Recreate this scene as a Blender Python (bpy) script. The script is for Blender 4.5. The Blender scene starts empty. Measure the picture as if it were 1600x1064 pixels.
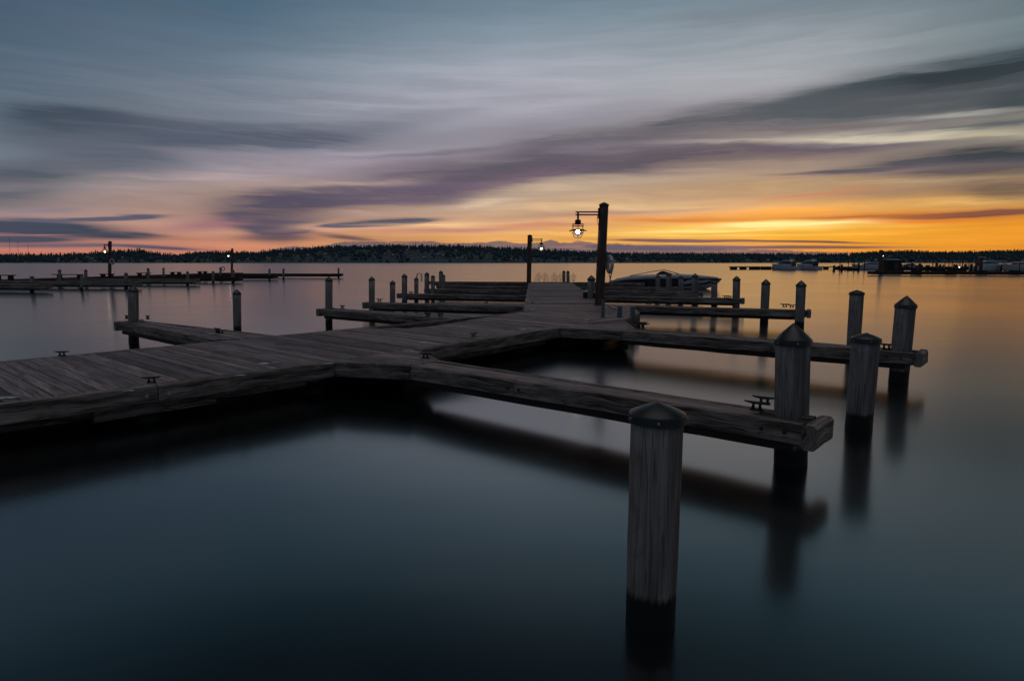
import bpy, bmesh, math, random
from mathutils import Vector, Matrix
random.seed(11)
R = math.radians
scene = bpy.context.scene

# ---------------------------------------------------------------- camera
F = 1000.0; HY = 409.3; H = 2.0          # focal in px of the 1600 px photo, horizon row, eye height
PITCH = math.atan((532 - HY) / F); CP, SP = math.cos(PITCH), math.sin(PITCH)
cam = bpy.data.cameras.new('camera'); camo = bpy.data.objects.new('camera', cam)
scene.collection.objects.link(camo); scene.camera = camo
cam.sensor_width = 36; cam.lens = 36 * F / 1600
cam.clip_start = .05; cam.clip_end = 20000
camo.location = (0, 0, H); camo.rotation_euler = (R(90) - PITCH, 0, 0)

def ray(x, y):
    u = -(y - 532) / F
    return Vector(((x - 800) / F, CP + u * SP, -SP + u * CP))
def P(x, y, z=0.0):
    """point of the plane z seen at pixel (x, y)"""
    r = ray(x, y); return Vector((0, 0, H)) + r * ((z - H) / r.z)
def PY(x, y, Y):
    """point at distance Y ahead seen at pixel (x, y)"""
    r = ray(x, y); return Vector((0, 0, H)) + r * (Y / r.y)
def uv(x, y):
    r = ray(x, y).normalized(); return math.atan2(r.x, r.y), math.asin(r.z)
def lin(c, a=1.0):
    return tuple([((v / 255 + .055) / 1.055) ** 2.4 if v > 10 else v / 255 / 12.92 for v in c] + [a])

# ---------------------------------------------------------------- view and light
scene.view_settings.view_transform = 'Standard'; scene.view_settings.look = 'None'
scene.view_settings.exposure = 0.0; scene.view_settings.gamma = 1.0
scene.cycles.diffuse_bounces = 2; scene.cycles.glossy_bounces = 3; scene.cycles.max_bounces = 5; scene.cycles.transparent_max_bounces = 8
scene.cycles.sample_clamp_indirect = 4.0
SUN_AZ, SUN_EL = R(20), R(2.6)
sl = bpy.data.lights.new('sun', 'SUN'); so = bpy.data.objects.new('sun', sl); scene.collection.objects.link(so)
sl.energy = .018; sl.angle = R(30); sl.color = (1, .55, .25)
so.rotation_euler = Vector((math.sin(SUN_AZ) * math.cos(SUN_EL), math.cos(SUN_AZ) * math.cos(SUN_EL), math.sin(SUN_EL))).to_track_quat('Z', 'Y').to_euler()

class NT:
    """small node-graph writer"""
    def __init__(s, tree): s.t = tree; s.n = tree.nodes; s.l = tree.links
    def put(s, sock, v):
        if v is None: return
        if isinstance(v, bpy.types.NodeSocket): s.l.new(v, sock)
        else: sock.default_value = v
    def m(s, op, a, b=None, c=None, clamp=False):
        n = s.n.new('ShaderNodeMath'); n.operation = op; n.use_clamp = clamp
        s.put(n.inputs[0], a); s.put(n.inputs[1], b); s.put(n.inputs[2], c); return n.outputs[0]
    def vm(s, op, a, b=None, out=0):
        n = s.n.new('ShaderNodeVectorMath'); n.operation = op
        s.put(n.inputs[0], a); s.put(n.inputs[1], b); return n.outputs[out]
    def xyz(s, x=0.0, y=0.0, z=0.0):
        n = s.n.new('ShaderNodeCombineXYZ'); s.put(n.inputs[0], x); s.put(n.inputs[1], y); s.put(n.inputs[2], z); return n.outputs[0]
    def sep(s, v):
        n = s.n.new('ShaderNodeSeparateXYZ'); s.put(n.inputs[0], v); return n.outputs
    def mapr(s, v, a, b, c=0.0, d=1.0, smooth=True):
        n = s.n.new('ShaderNodeMapRange'); n.interpolation_type = 'SMOOTHSTEP' if smooth else 'LINEAR'
        s.put(n.inputs[0], v); s.put(n.inputs[1], a); s.put(n.inputs[2], b); s.put(n.inputs[3], c); s.put(n.inputs[4], d); return n.outputs[0]
    def mix(s, f, a, b, mode='MIX'):
        n = s.n.new('ShaderNodeMix'); n.data_type = 'RGBA'; n.blend_type = mode
        s.put(n.inputs[0], f); s.put(n.inputs[6], a); s.put(n.inputs[7], b); return n.outputs[2]
    def ramp(s, v, stops, interp='LINEAR'):
        n = s.n.new('ShaderNodeValToRGB'); cr = n.color_ramp; cr.interpolation = interp
        while len(cr.elements) < len(stops): cr.elements.new(.5)
        stops = sorted(stops, key=lambda q: q[0])
        for e, (p, c) in zip(cr.elements, stops): e.position = p
        for e, (p, c) in zip(cr.elements, stops): e.color = c if len(c) == 4 else (*c, 1)
        s.put(n.inputs[0], v); return n.outputs[0]
    d2 = False
    def noise(s, v, scale=1.0, detail=4.0, rough=.5, dist=0.0, w=None):
        n = s.n.new('ShaderNodeTexNoise'); n.noise_dimensions = '2D' if s.d2 else '3D'; s.put(n.inputs['Vector'], v); n.inputs['Scale'].default_value = scale
        n.inputs['Detail'].default_value = detail; n.inputs['Roughness'].default_value = rough; n.inputs['Distortion'].default_value = dist
        return n.outputs[0]
    def mapping(s, v, loc=(0, 0, 0), rot=(0, 0, 0), sc=(1, 1, 1), typ='POINT'):
        n = s.n.new('ShaderNodeMapping'); n.vector_type = typ; s.put(n.inputs[0], v)
        n.inputs[1].default_value = loc; n.inputs[2].default_value = rot; n.inputs[3].default_value = sc; return n.outputs[0]

# ---------------------------------------------------------------- sky (world)
world = bpy.data.worlds.new('World'); scene.world = world; world.use_nodes = True
wt = world.node_tree; wt.nodes.clear(); g = NT(wt); g.d2 = True
tc = wt.nodes.new('ShaderNodeTexCoord'); d = g.vm('NORMALIZE', tc.outputs['Generated']); dx, dy, dz = g.sep(d)
U = g.m('ARCTAN2', dx, dy); V = g.m('ARCSINE', dz)
W = g.xyz(U, V)
# wind-drawn warp: long in azimuth, fine in height
wn1 = g.noise(g.mapping(W, rot=(0, 0, R(-6)), sc=(2.0, 13, 1)), 1, 3, .55)
wn2 = g.noise(g.mapping(W, loc=(4, 9, 0), rot=(0, 0, R(-6)), sc=(5, 62, 1)), 1, 4, .62)
dv = g.m('ADD', g.m('MULTIPLY', g.m('SUBTRACT', wn1, .5), .034), g.m('MULTIPLY', g.m('SUBTRACT', wn2, .5), .017))
calm = g.mapr(V, .012, .12, .12, 1.0)
dv = g.m('MULTIPLY', dv, calm)
du = g.m('MULTIPLY', g.m('SUBTRACT', g.noise(g.mapping(W, loc=(7, 3, 0), sc=(3, 12, 1)), 1, 2), .5), .12)
WW = g.xyz(g.m('ADD', U, g.m('MULTIPLY', du, calm)), g.m('ADD', V, dv))
_, VW, _ = g.sep(WW)
vt = g.m('MULTIPLY', VW, 1 / 1.6)
def column(x, stops, up):
    s = [(max(0, uv(x, y)[1]) / 1.6, lin(c)) for y, c in stops] + [(e / 1.6, lin(c)) for e, c in up]
    return g.ramp(vt, s)
UP = [(.43, (76, 106, 120)), (.49, (40, 70, 82)), (.57, (14, 34, 42)), (.75, (3, 12, 17)), (1.08, (5, 12, 16)), (1.22, (225, 210, 206)), (1.57, (235, 222, 218))]  # unseen sky: dark belt dims near water, bright zenith added to light decks
UPL = [(.43, (56, 86, 102)), (.48, (28, 54, 66)), (.56, (6, 22, 30)), (.72, (1, 7, 11))] + UP[3:]  # unseen belt made darker still, to darken the lower left water
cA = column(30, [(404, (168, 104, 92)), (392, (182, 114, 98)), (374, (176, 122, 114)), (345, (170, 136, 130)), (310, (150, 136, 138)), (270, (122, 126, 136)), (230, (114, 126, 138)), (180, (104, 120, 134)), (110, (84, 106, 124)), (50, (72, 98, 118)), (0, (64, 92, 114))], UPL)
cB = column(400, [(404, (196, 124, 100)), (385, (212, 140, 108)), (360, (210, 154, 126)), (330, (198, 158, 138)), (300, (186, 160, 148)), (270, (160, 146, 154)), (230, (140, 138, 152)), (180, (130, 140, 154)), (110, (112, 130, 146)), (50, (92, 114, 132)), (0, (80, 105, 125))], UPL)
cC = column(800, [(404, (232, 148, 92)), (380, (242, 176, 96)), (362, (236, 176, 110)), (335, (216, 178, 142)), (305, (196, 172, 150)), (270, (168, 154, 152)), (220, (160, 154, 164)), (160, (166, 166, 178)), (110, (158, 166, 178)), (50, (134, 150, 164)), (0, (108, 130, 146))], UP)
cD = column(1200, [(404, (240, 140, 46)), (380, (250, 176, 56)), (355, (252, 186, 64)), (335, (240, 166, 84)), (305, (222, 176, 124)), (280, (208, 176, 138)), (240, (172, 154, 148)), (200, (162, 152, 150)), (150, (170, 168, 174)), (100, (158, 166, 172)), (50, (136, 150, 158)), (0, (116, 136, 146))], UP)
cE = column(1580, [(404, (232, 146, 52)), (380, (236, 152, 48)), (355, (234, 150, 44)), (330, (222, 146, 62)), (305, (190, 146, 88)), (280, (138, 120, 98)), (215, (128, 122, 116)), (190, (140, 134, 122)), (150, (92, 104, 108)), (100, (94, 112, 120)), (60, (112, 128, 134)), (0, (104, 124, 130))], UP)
cF = column(800, [(404, (112, 112, 124)), (330, (100, 106, 120)), (200, (84, 94, 108)), (0, (74, 88, 102))], [(.6, (70, 84, 98)), (1.1, (60, 74, 86)), (1.22, (225, 210, 206)), (1.57, (235, 222, 218))])  # unseen rear sky, raised to light camera-facing wood; same added bright zenith
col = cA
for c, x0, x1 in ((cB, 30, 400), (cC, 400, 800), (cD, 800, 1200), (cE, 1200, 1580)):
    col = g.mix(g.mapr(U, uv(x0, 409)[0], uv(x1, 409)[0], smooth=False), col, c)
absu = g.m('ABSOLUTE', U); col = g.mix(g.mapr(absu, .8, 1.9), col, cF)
# drawn-out fibre texture, two sizes
fb = g.noise(g.mapping(WW, loc=(2, 5, 0), rot=(0, 0, R(-7)), sc=(2.4, 46, 1)), 1, 5, .62)
fb2 = g.noise(g.mapping(WW, loc=(8, 1, 0), rot=(0, 0, R(-7)), sc=(1.3, 11, 1)), 1, 4, .5)
FBF = g.m('MULTIPLY', g.mapr(fb, .36, .64, .42, 1.40, smooth=False), g.mapr(fb2, .3, .65, .70, 1.18, smooth=False))
W3 = g.vm('ADD', WW, (0, 0, 1))
def stroke(col, x, y, hw, hh, ang, c, a, p=1.0):
    """one soft elongated cloud: centre, half sizes and slope as photo pixels, turned into sky angles"""
    a = min(1.0, a * 1.08)
    if hh > 7: hh *= 1.4 if sum(c) < 345 else 1.15; hw *= 1.1
    u0, v0 = uv(x, y); ca, sa = math.cos(R(ang)), math.sin(R(ang))
    u1, v1 = uv(x + hw * ca, y - hw * sa); u2, v2 = uv(x - hw * ca, y + hw * sa)
    L = math.hypot(u1 - u2, v1 - v2) / 2; A = math.atan2(v1 - v2, u1 - u2); cA_, sA_ = math.cos(A), math.sin(A)
    hv = (uv(x, y - hh)[1] - uv(x, y + hh)[1]) / 2
    qx = g.vm('DOT_PRODUCT', W3, (cA_ / L, sA_ / L, -(u0 * cA_ + v0 * sA_) / L), 1)
    qy = g.vm('DOT_PRODUCT', W3, (-sA_ / hv, cA_ / hv, (u0 * sA_ - v0 * cA_) / hv), 1)
    k = -math.log(a * (1.75 if sum(c) < 345 else 1.15))
    if p == 1: r2 = g.m('MULTIPLY_ADD', qx, qx, k); r2 = g.m('MULTIPLY_ADD', qy, qy, r2)
    else: r2 = g.m('MULTIPLY_ADD', qx, qx, 0.0); r2 = g.m('MULTIPLY_ADD', qy, qy, r2); r2 = g.m('ADD', g.m('POWER', r2, p), k)
    return g.mix(g.m('MULTIPLY', g.m('POWER', math.exp(-1), r2), FBF, clamp=True), col, lin(c))
ST = [
 (760, 150, 330, 45, 8, (176, 176, 188), .5), (1120, 120, 220, 34, 8, (168, 172, 178), .5), (560, 245, 150, 22, 3, (168, 158, 170), .5),
 (125, 196, 105, 16, -3, (60, 74, 88), .9), (230, 212, 140, 14, -3, (68, 80, 94), .75), (400, 212, 190, 15, 1, (82, 90, 106), .85), (540, 192, 170, 9, 5, (112, 115, 130), .6),
 (330, 165, 120, 18, -8, (118, 128, 142), .4), (40, 272, 130, 20, 3, (84, 92, 104), .75), (170, 246, 110, 20, -10, (92, 98, 112), .6), (0, 302, 70, 14, 0, (96, 98, 108), .6), (290, 300, 60, 10, 6, (158, 138, 142), .5),
 (800, 205, 220, 18, 5, (132, 128, 142), .55), (960, 215, 120, 14, 4, (140, 132, 144), .5),
 (700, 285, 190, 22, 8, (96, 88, 106), .9), (850, 262, 130, 15, 9, (90, 88, 102), .85), (620, 262, 120, 9, 3, (128, 116, 132), .6), (560, 312, 150, 15, 5, (104, 92, 110), .85), (450, 322, 95, 17, 4, (88, 82, 100), .95, 1.4),
 (395, 343, 52, 11, -6, (80, 80, 98), .95, 1.5), (440, 358, 42, 14, 0, (86, 80, 98), .95, 1.6), (430, 371, 62, 6, 0, (90, 82, 98), .85, 1.5), (320, 350, 60, 8, 6, (158, 112, 118), .6), (520, 352, 60, 6, 2, (226, 172, 136), .7), (560, 332, 100, 7, 2, (206, 168, 148), .6),
 (585, 347, 84, 5.5, 3, (82, 84, 102), 1.0, 1.6), (545, 371, 50, 3.5, -6, (84, 78, 96), .9, 1.4), (750, 350, 130, 3.5, 0, (240, 196, 142), .7), (700, 359, 170, 5, 1, (190, 136, 118), .6), (850, 338, 120, 5, 2, (176, 140, 128), .55),
 (300, 280, 220, 8, 3, (176, 158, 160), .5), (520, 290, 160, 7, 3, (186, 162, 152), .5), (760, 318, 150, 6, 5, (214, 184, 158), .6), (880, 232, 80, 9, -6, (98, 96, 110), .8), (740, 235, 200, 4, 4, (116, 112, 126), .6), (1010, 222, 120, 6, 4, (164, 152, 152), .6), (1330, 252, 170, 3, 3, (184, 166, 146), .6), (1180, 262, 190, 4, 3, (196, 164, 142), .6),
 (900, 245, 90, 13, 6, (86, 84, 98), .85), (970, 262, 150, 11, 5, (84, 80, 94), .9), (1110, 242, 190, 14, 5, (86, 82, 96), .95), (1260, 232, 130, 8, 4, (98, 90, 104), .8), (830, 285, 110, 8, 8, (108, 92, 108), .7),
 (1070, 206, 120, 15, 7, (82, 86, 98), 1.0), (1200, 184, 130, 13, 9, (92, 96, 106), .9), (1020, 232, 260, 16, 5, (118, 110, 122), .6), (940, 180, 200, 12, 6, (150, 148, 160), .5),
 (1340, 160, 160, 17, 9, (74, 88, 96), .9), (1440, 135, 150, 15, 9, (64, 80, 88), .9), (1560, 120, 140, 20, 8, (42, 56, 64), 1.0), (1590, 150, 110, 13, 4, (58, 70, 76), .9), (1440, 160, 140, 10, 7, (78, 86, 92), .7), (1310, 197, 190, 3, 4, (112, 106, 108), .6), (1540, 190, 120, 4, 4, (84, 90, 94), .7),
 (1340, 212, 160, 7, 3, (196, 188, 168), .85), (1500, 176, 150, 4, 5, (150, 150, 146), .7), (1560, 204, 130, 6, 2, (176, 168, 144), .85), (1180, 222, 110, 3.5, 4, (186, 170, 160), .6),
 (1500, 244, 150, 9, 4, (66, 70, 80), .95), (1585, 240, 80, 11, 2, (48, 60, 68), .95), (1350, 266, 160, 6, 4, (78, 76, 86), .9), (1500, 272, 150, 10, 2, (92, 82, 84), .85), (1200, 285, 160, 5, 4, (170, 140, 130), .6),
 (1420, 300, 200, 7, 3, (158, 126, 104), .7), (1570, 300, 90, 10, 2, (118, 98, 82), .7), (1330, 292, 200, 6, 2, (216, 184, 140), .6), (1240, 306, 80, 4.5, 3, (214, 128, 84), .7), (1450, 318, 170, 5, 1, (226, 176, 104), .7),
 (1500, 334, 150, 5.5, 2, (128, 80, 66), .95, 1.2), (1330, 338, 110, 4, 2, (196, 100, 52), .85), (1400, 345, 170, 3, 1, (236, 118, 34), .85), (1080, 343, 110, 4.5, 0, (228, 128, 58), .85), (1230, 330, 100, 6, 3, (246, 166, 74), .7),
 (1100, 310, 190, 4, 4, (196, 158, 126), .7), (960, 335, 150, 4, 4, (180, 142, 124), .7), (860, 352, 110, 4, 0, (206, 140, 108), .7), (1230, 351, 110, 5, 2, (255, 232, 150), 1.0), (1150, 360, 170, 2.6, 1, (255, 226, 130), .9), (1120, 368, 160, 2.0, 0, (254, 214, 116), .8), (900, 300, 150, 9, 5, (206, 180, 150), .5), (1000, 322, 180, 7, 3, (222, 186, 138), .5),
 (60, 356, 115, 8.0, -2, (66, 72, 88), .85, 1.15), (165, 368, 80, 5.5, -2, (66, 72, 88), .85, 1.2), (215, 366, 40, 3, -4, (70, 76, 92), .7), (30, 374, 90, 6, 0, (74, 76, 92), .85), (165, 339, 85, 3.2, 1, (92, 90, 108), .9, 1.3), (50, 343, 45, 3, 0, (92, 92, 108), .8), (70, 326, 60, 5, 2, (134, 122, 130), .6),
 (110, 384, 120, 2.8, 0, (112, 94, 106), .7), (245, 387, 70, 2.6, -3, (92, 84, 100), .8), (60, 366, 60, 1.2, 0, (178, 120, 116), .5),
 (1060, 376, 120, 2.6, -1, (122, 92, 98), .95, 1.3), (1270, 379, 90, 1.6, -1, (120, 82, 78), .95, 1.3), (1180, 377.5, 60, 1.4, -2, (128, 92, 90), .8, 1.3), (1020, 387, 170, 5, 0, (112, 94, 106), .95, 1.3), (1260, 387, 130, 2.2, 0, (124, 90, 88), .9, 1.3), (1080, 381.5, 70, 1.2, 0, (255, 200, 120), .6), (1160, 384, 50, 1.2, 0, (250, 180, 104), .6),
]
for i_, s_ in enumerate(ST):
    if i_ and i_ % 12 == 0:      # keeps the graph evaluated in short stretches (shader stack limit)
        n_ = wt.nodes.new('ShaderNodeVectorMath'); n_.operation = 'MULTIPLY_ADD'; g.put(n_.inputs[0], col); n_.inputs[1].default_value = (1e-6, 1e-6, 0); g.put(n_.inputs[2], W3); W3 = n_.outputs[0]
    col = stroke(col, *s_)
# low bank of cumulus along the horizon
BK = [(300, 399), (345, 398), (400, 394), (430, 388), (462, 383.5), (495, 387), (525, 379), (560, 377), (610, 378), (660, 376), (705, 379), (760, 378.5), (776, 376), (785, 376), (795, 378.5), (830, 380), (850, 377), (862, 373.5), (874, 378), (890, 379), (903, 375), (925, 379.5), (960, 381), (1040, 385), (1130, 388), (1240, 391), (1400, 396), (1500, 399)]
ub0, ub1 = uv(260, 409)[0], uv(1520, 409)[0]
hb = g.ramp(g.mapr(U, ub0, ub1, smooth=False), [((uv(x, 409)[0] - ub0) / (ub1 - ub0), ((uv(x, y)[1] / .05),) * 3) for x, y in BK])
hb = g.m('MULTIPLY', hb, .05)
bn = g.noise(g.mapping(W, sc=(60, 160, 1)), 1, 5, .6); bn2 = g.noise(g.mapping(W, loc=(3, 3, 3), sc=(14, 150, 1)), 1, 3, .5)
edge = g.m('ADD', hb, g.m('MULTIPLY', g.m('SUBTRACT', bn, .5), .007))
ba = g.m('MULTIPLY', g.mapr(g.m('SUBTRACT', edge, V), -.0006, .0022), g.mapr(U, uv(250, 409)[0], uv(420, 409)[0]))
bc = g.mix(g.mapr(bn2, .50, .75), lin((92, 88, 106)), lin((150, 116, 112)))
col = g.mix(g.m('MULTIPLY', ba, .85), col, bc)
col = g.mix(g.m('MULTIPLY', g.mapr(fb2, .45, .7, 0, .25), g.mapr(V, .06, .12)), col, lin((100, 102, 116)))
amp = g.mapr(V, .10, .32, .13, .035)
k_ = g.m('ADD', 1.0, g.m('MULTIPLY', g.m('MULTIPLY', g.m('SUBTRACT', fb, .5), 7.0), amp)); col = g.mix(1.0, col, g.xyz(k_, k_, k_), 'MULTIPLY')
sky = wt.nodes.new('ShaderNodeTexSky'); sky.sky_type = 'NISHITA'; sky.sun_disc = False
sky.sun_elevation = SUN_EL; sky.sun_rotation = SUN_AZ; sky.air_density = 1.2; sky.dust_density = 2.5
nis = g.mix(1.0, sky.outputs[0], (.05, .05, .05, 1), 'MULTIPLY')
col = g.mix(.03, col, nis)
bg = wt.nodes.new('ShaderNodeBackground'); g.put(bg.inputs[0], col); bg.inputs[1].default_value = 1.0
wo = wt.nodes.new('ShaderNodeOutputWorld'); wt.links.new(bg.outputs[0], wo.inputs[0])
world.cycles.sampling_method = 'MANUAL'; world.cycles.sample_map_resolution = 512

# ---------------------------------------------------------------- materials
def mat(name):
    m = bpy.data.materials.new(name); m.use_nodes = True; t = m.node_tree
    return m, NT(t), t.nodes['Principled BSDF']
def bump(g, b, h, dist=.01, strength=1.0):
    n = g.n.new('ShaderNodeBump'); n.inputs['Strength'].default_value = strength; n.inputs['Distance'].default_value = dist
    g.put(n.inputs['Height'], h); g.l.new(n.outputs[0], b.inputs['Normal'])

def wood(name, dark, light, tint, rough=.75, wet_shade=False, crack=.5, figure=1.0, bdist=.006, spread=.5, fx=1.0):
    m, g, b = mat(name)
    tcn = g.n.new('ShaderNodeTexCoord'); geo = g.n.new('ShaderNodeNewGeometry'); rnd = geo.outputs['Random Per Island']
    off = g.xyz(g.m('MULTIPLY', rnd, 37.0), g.m('MULTIPLY', rnd, 91.0), g.m('MULTIPLY', rnd, 13.0))
    u = g.vm('ADD', tcn.outputs['UV'], off)
    wv = g.noise(g.mapping(u, sc=(2.2, 5, 1)), 1, 2)
    u2 = g.vm('ADD', u, g.xyz(0.0, g.m('MULTIPLY', g.m('SUBTRACT', wv, .5), .09 * figure)))
    n1 = g.noise(g.mapping(u2, sc=(1.6 * fx, 55 * fx, 1)), 1, 6, .65)          # fibres
    n2 = g.noise(g.mapping(u2, loc=(5, 2, 0), sc=(.9, 9 * fx, 1)), 1, 4, .6)   # bands
    n3 = g.noise(g.mapping(u, loc=(1, 8, 0), sc=(3, 4, 1)), 1, 5, .6)     # stains
    n4 = g.noise(g.mapping(u2, loc=(9, 9, 0), sc=(1.1 if fx == 1 else .22, 26 if fx == 1 else 11, 1)), 1, 3, .5) # cracks
    v = g.m('ADD', g.m('MULTIPLY', n1, .5), g.m('MULTIPLY', n2, .5))
    c = g.mix(g.mapr(v, .36, .64), dark, light)
    c = g.mix(g.mapr(n3, .48, .72, 0, .7), c, tint)
    c = g.mix(g.mapr(g.m('FRACT', g.m('MULTIPLY', rnd, 7.31)), .55, 1.0, 0, .45 if spread > .6 else .15), c, tint)
    br = g.mapr(rnd, 0, 1, 1 - spread * .5, 1 + spread * .5, smooth=False)
    c = g.mix(1.0, c, g.xyz(br, br, br), 'MULTIPLY')
    ck = g.mapr(g.m('ABSOLUTE', g.m('SUBTRACT', n4, .5)), .0, .02 if fx == 1 else .009, crack, 0)
    c = g.mix(ck, c, (.006, .005, .005, 1))
    h = g.m('SUBTRACT', g.m('MULTIPLY', v, 1.0), ck)
    r = g.mapr(n3, .3, .7, rough + .1, rough - .12, smooth=False)
    if wet_shade:   # algae and water line on the pile
        pz = g.sep(geo.outputs['Position'])[2]
        wnz = g.noise(g.mapping(u, sc=(1.5, 34, 1)), 1, 5, .7)
        lim = g.m('ADD', .13, g.m('MULTIPLY', g.m('SUBTRACT', wnz, .5), .13))
        w = g.mapr(g.m('SUBTRACT', lim, pz), -.035, .03)
        salt = g.mapr(g.m('SUBTRACT', g.m('ADD', lim, .05), pz), -.03, .04)
        c = g.mix(g.m('MULTIPLY', salt, g.mapr(n1, .45, .62, 0, .7)), c, light)
        c = g.mix(w, c, (.004, .005, .0045, 1)); r = g.m('SUBTRACT', r, g.m('MULTIPLY', w, .25))
    g.put(b.inputs['Base Color'], c); g.put(b.inputs['Roughness'], r); bump(g, b, h, bdist, .9)
    b.inputs['Specular IOR Level'].default_value = .35
    return m
M = {}
M['deck'] = wood('weathered deck boards', (.040, .030, .030, 1), (.290, .240, .246, 1), (.105, .060, .056, 1), .58, crack=.6, spread=1.25, bdist=.007)
M['timber'] = wood('weathered timber', (.022, .018, .016, 1), (.320, .285, .258, 1), (.085, .058, .038, 1), .72, crack=.85, figure=1.3, bdist=.010, spread=.4, fx=1.0)
M['pile'] = wood('round pile wood', (.080, .070, .064, 1), (.265, .252, .245, 1), (.085, .058, .040, 1), .8, wet_shade=True, crack=.5, fx=.5, bdist=.006, spread=.3, figure=.35)
M['post'] = wood('treated lamp post wood', (.034, .022, .018, 1), (.115, .075, .060, 1), (.05, .03, .025, 1), .75, crack=.5, spread=.2)
def plain(name, c, rough=.5, metal=0.0, var=.3, scale=8, coat=0.0, b_=0.0):
    m, g, b = mat(name); tcn = g.n.new('ShaderNodeTexCoord')
    n = g.noise(tcn.outputs['Object'], scale, 5, .6)
    k = g.mapr(n, .3, .7, 1 - var, 1 + var, smooth=False)
    g.put(b.inputs['Base Color'], g.mix(1.0, (*c, 1), g.xyz(k, k, k), 'MULTIPLY'))
    g.put(b.inputs['Roughness'], g.mapr(n, .3, .7, max(.05, rough - .08), rough + .1, smooth=False))
    b.inputs['Metallic'].default_value = metal; b.inputs['Coat Weight'].default_value = coat
    if b_: bump(g, b, n, b_)
    return m
M['cap'] = plain('black pile cap', (.016, .022, .026), .42, 0, .4, 9)
M['iron'] = plain('cast iron', (.035, .035, .038), .5, .7, .3, 30)
M['bolt'] = plain('galvanised bolt', (.35, .36, .38), .4, .9)
M['galv'] = plain('galvanised steel', (.10, .15, .19), .45, .6, .3, 12)
M['strip'] = plain('pale metal strip', (.30, .29, .29), .5, .3, .3, 6)
M['lampmetal'] = plain('dark lamp metal', (.02, .02, .022), .45, .4)
M['white'] = plain('white plastic', (.45, .45, .47), .5, 0, .12)
M['boatwhite'] = plain('white gelcoat', (.36, .40, .44), .22, 0, .06, 2, .5)
M['boatblack'] = plain('black hull paint', (.008, .010, .016), .2, 0, .1, 2, .5)
M['boatgrey'] = plain('grey boat cover', (.10, .12, .14), .8, 0, .3)
M['tint'] = plain('tinted window', (.010, .010, .014), .12, 0, .2)
M['wet_shade'] = plain('shade black underside timber', (.005, .0048, .0045), .7, 0, .4, 3)  # near-black colour puts the under-dock shade into the timber
M['dark'] = plain('dark timber', (.018, .014, .013), .85, 0, .4, 3)
M['rope'] = plain('pale rope', (.25, .23, .21), .9, 0, .3, 60)
M['dropping'] = plain('bird dropping', (.36, .40, .44), .9, 0, .3, 30)
M['roof'] = plain('house roof', (.045, .055, .065), .8); M['wall'] = plain('house wall', (.06, .07, .085), .85)
M['forest'] = plain('conifer forest', (.030, .068, .082), .95, 0, .5, .02)  # blue of distant haze is mixed into the foliage colour
M['hill'] = plain('wooded hillside', (.026, .058, .070), .95, 0, .4, .01)  # hill colour carries the same painted haze blue
def emit(name, c, s):
    m, g, b = mat(name); b.inputs['Base Color'].default_value = (*c, 1); b.inputs['Emission Color'].default_value = (*c, 1)
    b.inputs['Emission Strength'].default_value = s; return m
M['bulb'] = emit('lit bulb', (1, .88, .70), 60.0)
M['bulbfar'] = emit('lit far bulb', (1, .88, .68), 12.0)
M['window'] = emit('lit window', (.75, .90, 1.0), .2)
M['windowwarm'] = emit('warm lit window', (1.0, .62, .36), .3)
m, g, b = mat('lantern glass'); b.inputs['Base Color'].default_value = (.95, .95, .95, 1); b.inputs['Roughness'].default_value = .05
b.inputs['Transmission Weight'].default_value = 1.0; b.inputs['IOR'].default_value = 1.05; M['glass'] = m
m, g, b = mat('blurred seated figure'); b.inputs['Base Color'].default_value = (.12, .07, .055, 1); b.inputs['Roughness'].default_value = .9
tr = g.n.new('ShaderNodeBsdfTransparent'); mx = g.n.new('ShaderNodeMixShader'); mx.inputs[0].default_value = .17
g.l.new(tr.outputs[0], mx.inputs[1]); g.l.new(b.outputs[0], mx.inputs[2]); g.l.new(mx.outputs[0], g.n['Material Output'].inputs[0]); M['ghost'] = m
# water: still, mirror soft from long averaging of small waves
m, g, b = mat('lake water'); M['water'] = m
geo = g.n.new('ShaderNodeNewGeometry')
wn = g.noise(g.mapping(geo.outputs['Position'], sc=(.12, .12, .12)), 1, 3, .5)
g.put(b.inputs['Base Color'], (.0016, .0045, .0058, 1)); g.put(b.inputs['Roughness'], g.mapr(wn, .3, .7,  .155, .185, smooth=False))
b.inputs['IOR'].default_value = 3.2
wb = g.noise(g.mapping(geo.outputs['Position'], loc=(3, 1, 0), rot=(0, 0, R(25)), sc=(.10, .35, .1)), 1, 3, .5); bump(g, b, wb, .010, 1.0)

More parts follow.
